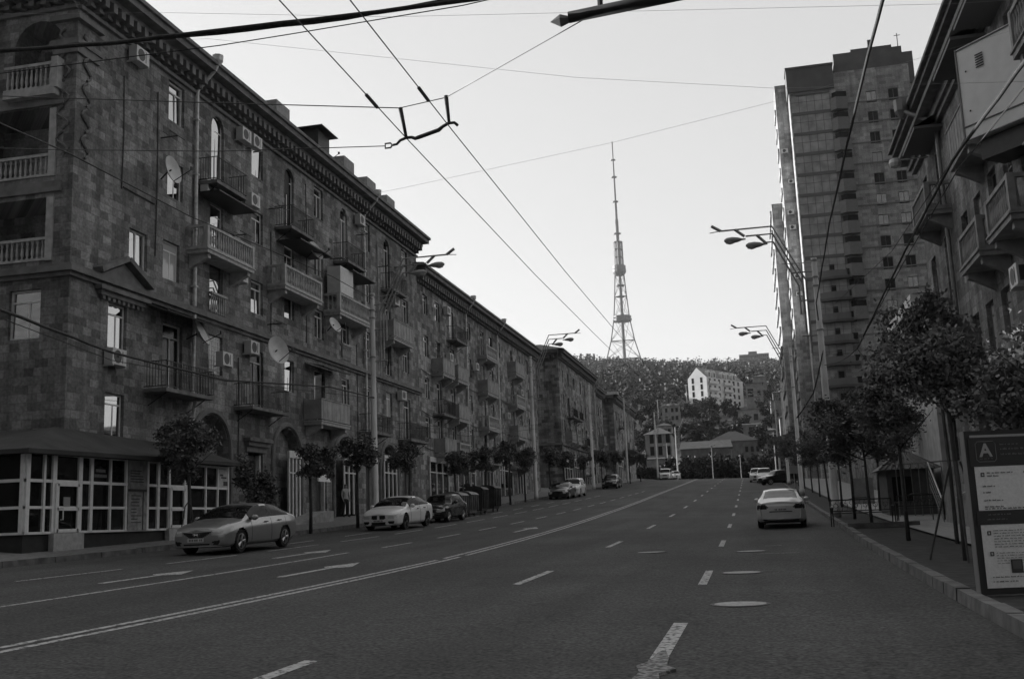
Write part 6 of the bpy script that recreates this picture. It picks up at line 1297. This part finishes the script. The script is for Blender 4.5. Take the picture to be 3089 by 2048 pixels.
# people
def person(x, y, z, rz, label, shirt, trous, pose):
    e = thing('person', label, 'person', (x, y, z), rz=R(rz), group=None); ORI[e.name] = None
    J = dict(pel=(0, 0, .95), sp=(0, .01, 1.2), ch=(0, 0, 1.38), nk=(0, 0, 1.5), hd=(0, -.02, 1.62), ht=(0, -.01, 1.74))
    E_ = [('pel', 'sp'), ('sp', 'ch'), ('ch', 'nk'), ('nk', 'hd'), ('hd', 'ht')]; rd = dict(pel=.15, sp=.13, ch=.15, nk=.055, hd=.09, ht=.06)
    for s, n in ((1, 'r'), (-1, 'l')):
        J.update({n + 'h': (s * .1, 0, .88), n + 'k': (s * .11, -.02 - pose * s * .04, .5), n + 'a': (s * .12, .03 - pose * s * .06, .09), n + 't': (s * .14, -.13 - pose * s * .06, .04), n + 's': (s * .18, 0, 1.42), n + 'e': (s * .24, .03, 1.14), n + 'w': (s * .22, -.08, .9), n + 'f': (s * .21, -.11, .8)})
        E_ += [('pel', n + 'h'), (n + 'h', n + 'k'), (n + 'k', n + 'a'), (n + 'a', n + 't'), ('ch', n + 's'), (n + 's', n + 'e'), (n + 'e', n + 'w'), (n + 'w', n + 'f')]
        rd.update({n + 'h': .1, n + 'k': .065, n + 'a': .045, n + 't': .04, n + 's': .06, n + 'e': .045, n + 'w': .03, n + 'f': .035})
    ks = list(J); me = bpy.data.meshes.new('body'); me.from_pydata([J[k] for k in ks], [(ks.index(a), ks.index(b)) for a, b in E_], []); o = bpy.data.objects.new('body', me); COL.objects.link(o)
    sk = o.modifiers.new('skin', 'SKIN'); 
    for i, k in enumerate(ks): me.skin_vertices[0].data[i].radius = (rd[k], rd[k] * (.75 if k in ('pel', 'sp', 'ch') else 1)); me.skin_vertices[0].data[i].use_root = (k == 'pel')
    o.modifiers.new('sub', 'SUBSURF').levels = 2
    dg = bpy.context.evaluated_depsgraph_get(); m2 = bpy.data.meshes.new_from_object(o.evaluated_get(dg)); bpy.data.objects.remove(o); 
    m2.materials.clear(); [m2.materials.append(q) for q in (shirt, trous, mat('skin', .25, .6), mat('shoe', .02, .6), mat('hair', .02, .8))]
    for p in m2.polygons:
        c_ = p.center; p.use_smooth = True
        p.material_index = 3 if c_.z < .1 else 1 if c_.z < .95 and abs(c_.x) < .19 else 4 if c_.z > 1.66 or (c_.z > 1.56 and c_.y > .03) else 2 if c_.z > 1.5 or (abs(c_.x) > .17 and c_.z < 1.16) else 0
    k = bpy.data.objects.new('body', m2); COL.objects.link(k); k.parent = e; return e
person(-21.1, 52.3, 2.12, 60, 'person in a pale shirt and dark trousers standing by the shop doorway', mat('pale_shirt', .4), mat('dark_cloth', .025), 1)
person(-20.6, 74.5, 2.95, 40, 'person in a dark jacket and pale trousers on the far pavement', mat('dark_cloth', .025), mat('pale_trousers', .45), 0)
# ------------------------------------------------------------------ haze
hz = MB(); hz.box(-3100, 3100, -2600, 4300, -8, 700); ho = top('haze', hz, mat('haze_air', .5), 'thin pale haze over the whole valley', 'haze', kind='stuff')
hm = MATS['haze_air']; n = hm.node_tree; n.nodes.remove(n.nodes['Principled BSDF']); pv = n.nodes.new('ShaderNodeVolumePrincipled'); pv.inputs['Density'].default_value = .00008; pv.inputs['Color'].default_value = (.9, .9, .9, 1); pv.inputs['Anisotropy'].default_value = .3; n.links.new(pv.outputs[0], n.nodes['Material Output'].inputs['Volume'])

# unseen block beside the viewpoint, added to shade the street
NB = thing('apartment_building', 'unseen block across the side street, added to shade the foreground', 'building', (-30, -20, 0), group='five-storey apartment blocks on the left')
mb = MB(); mb.box(-42, -23, -75, 9, -.5, 12.5); mb.build('wall', STONE, NB)
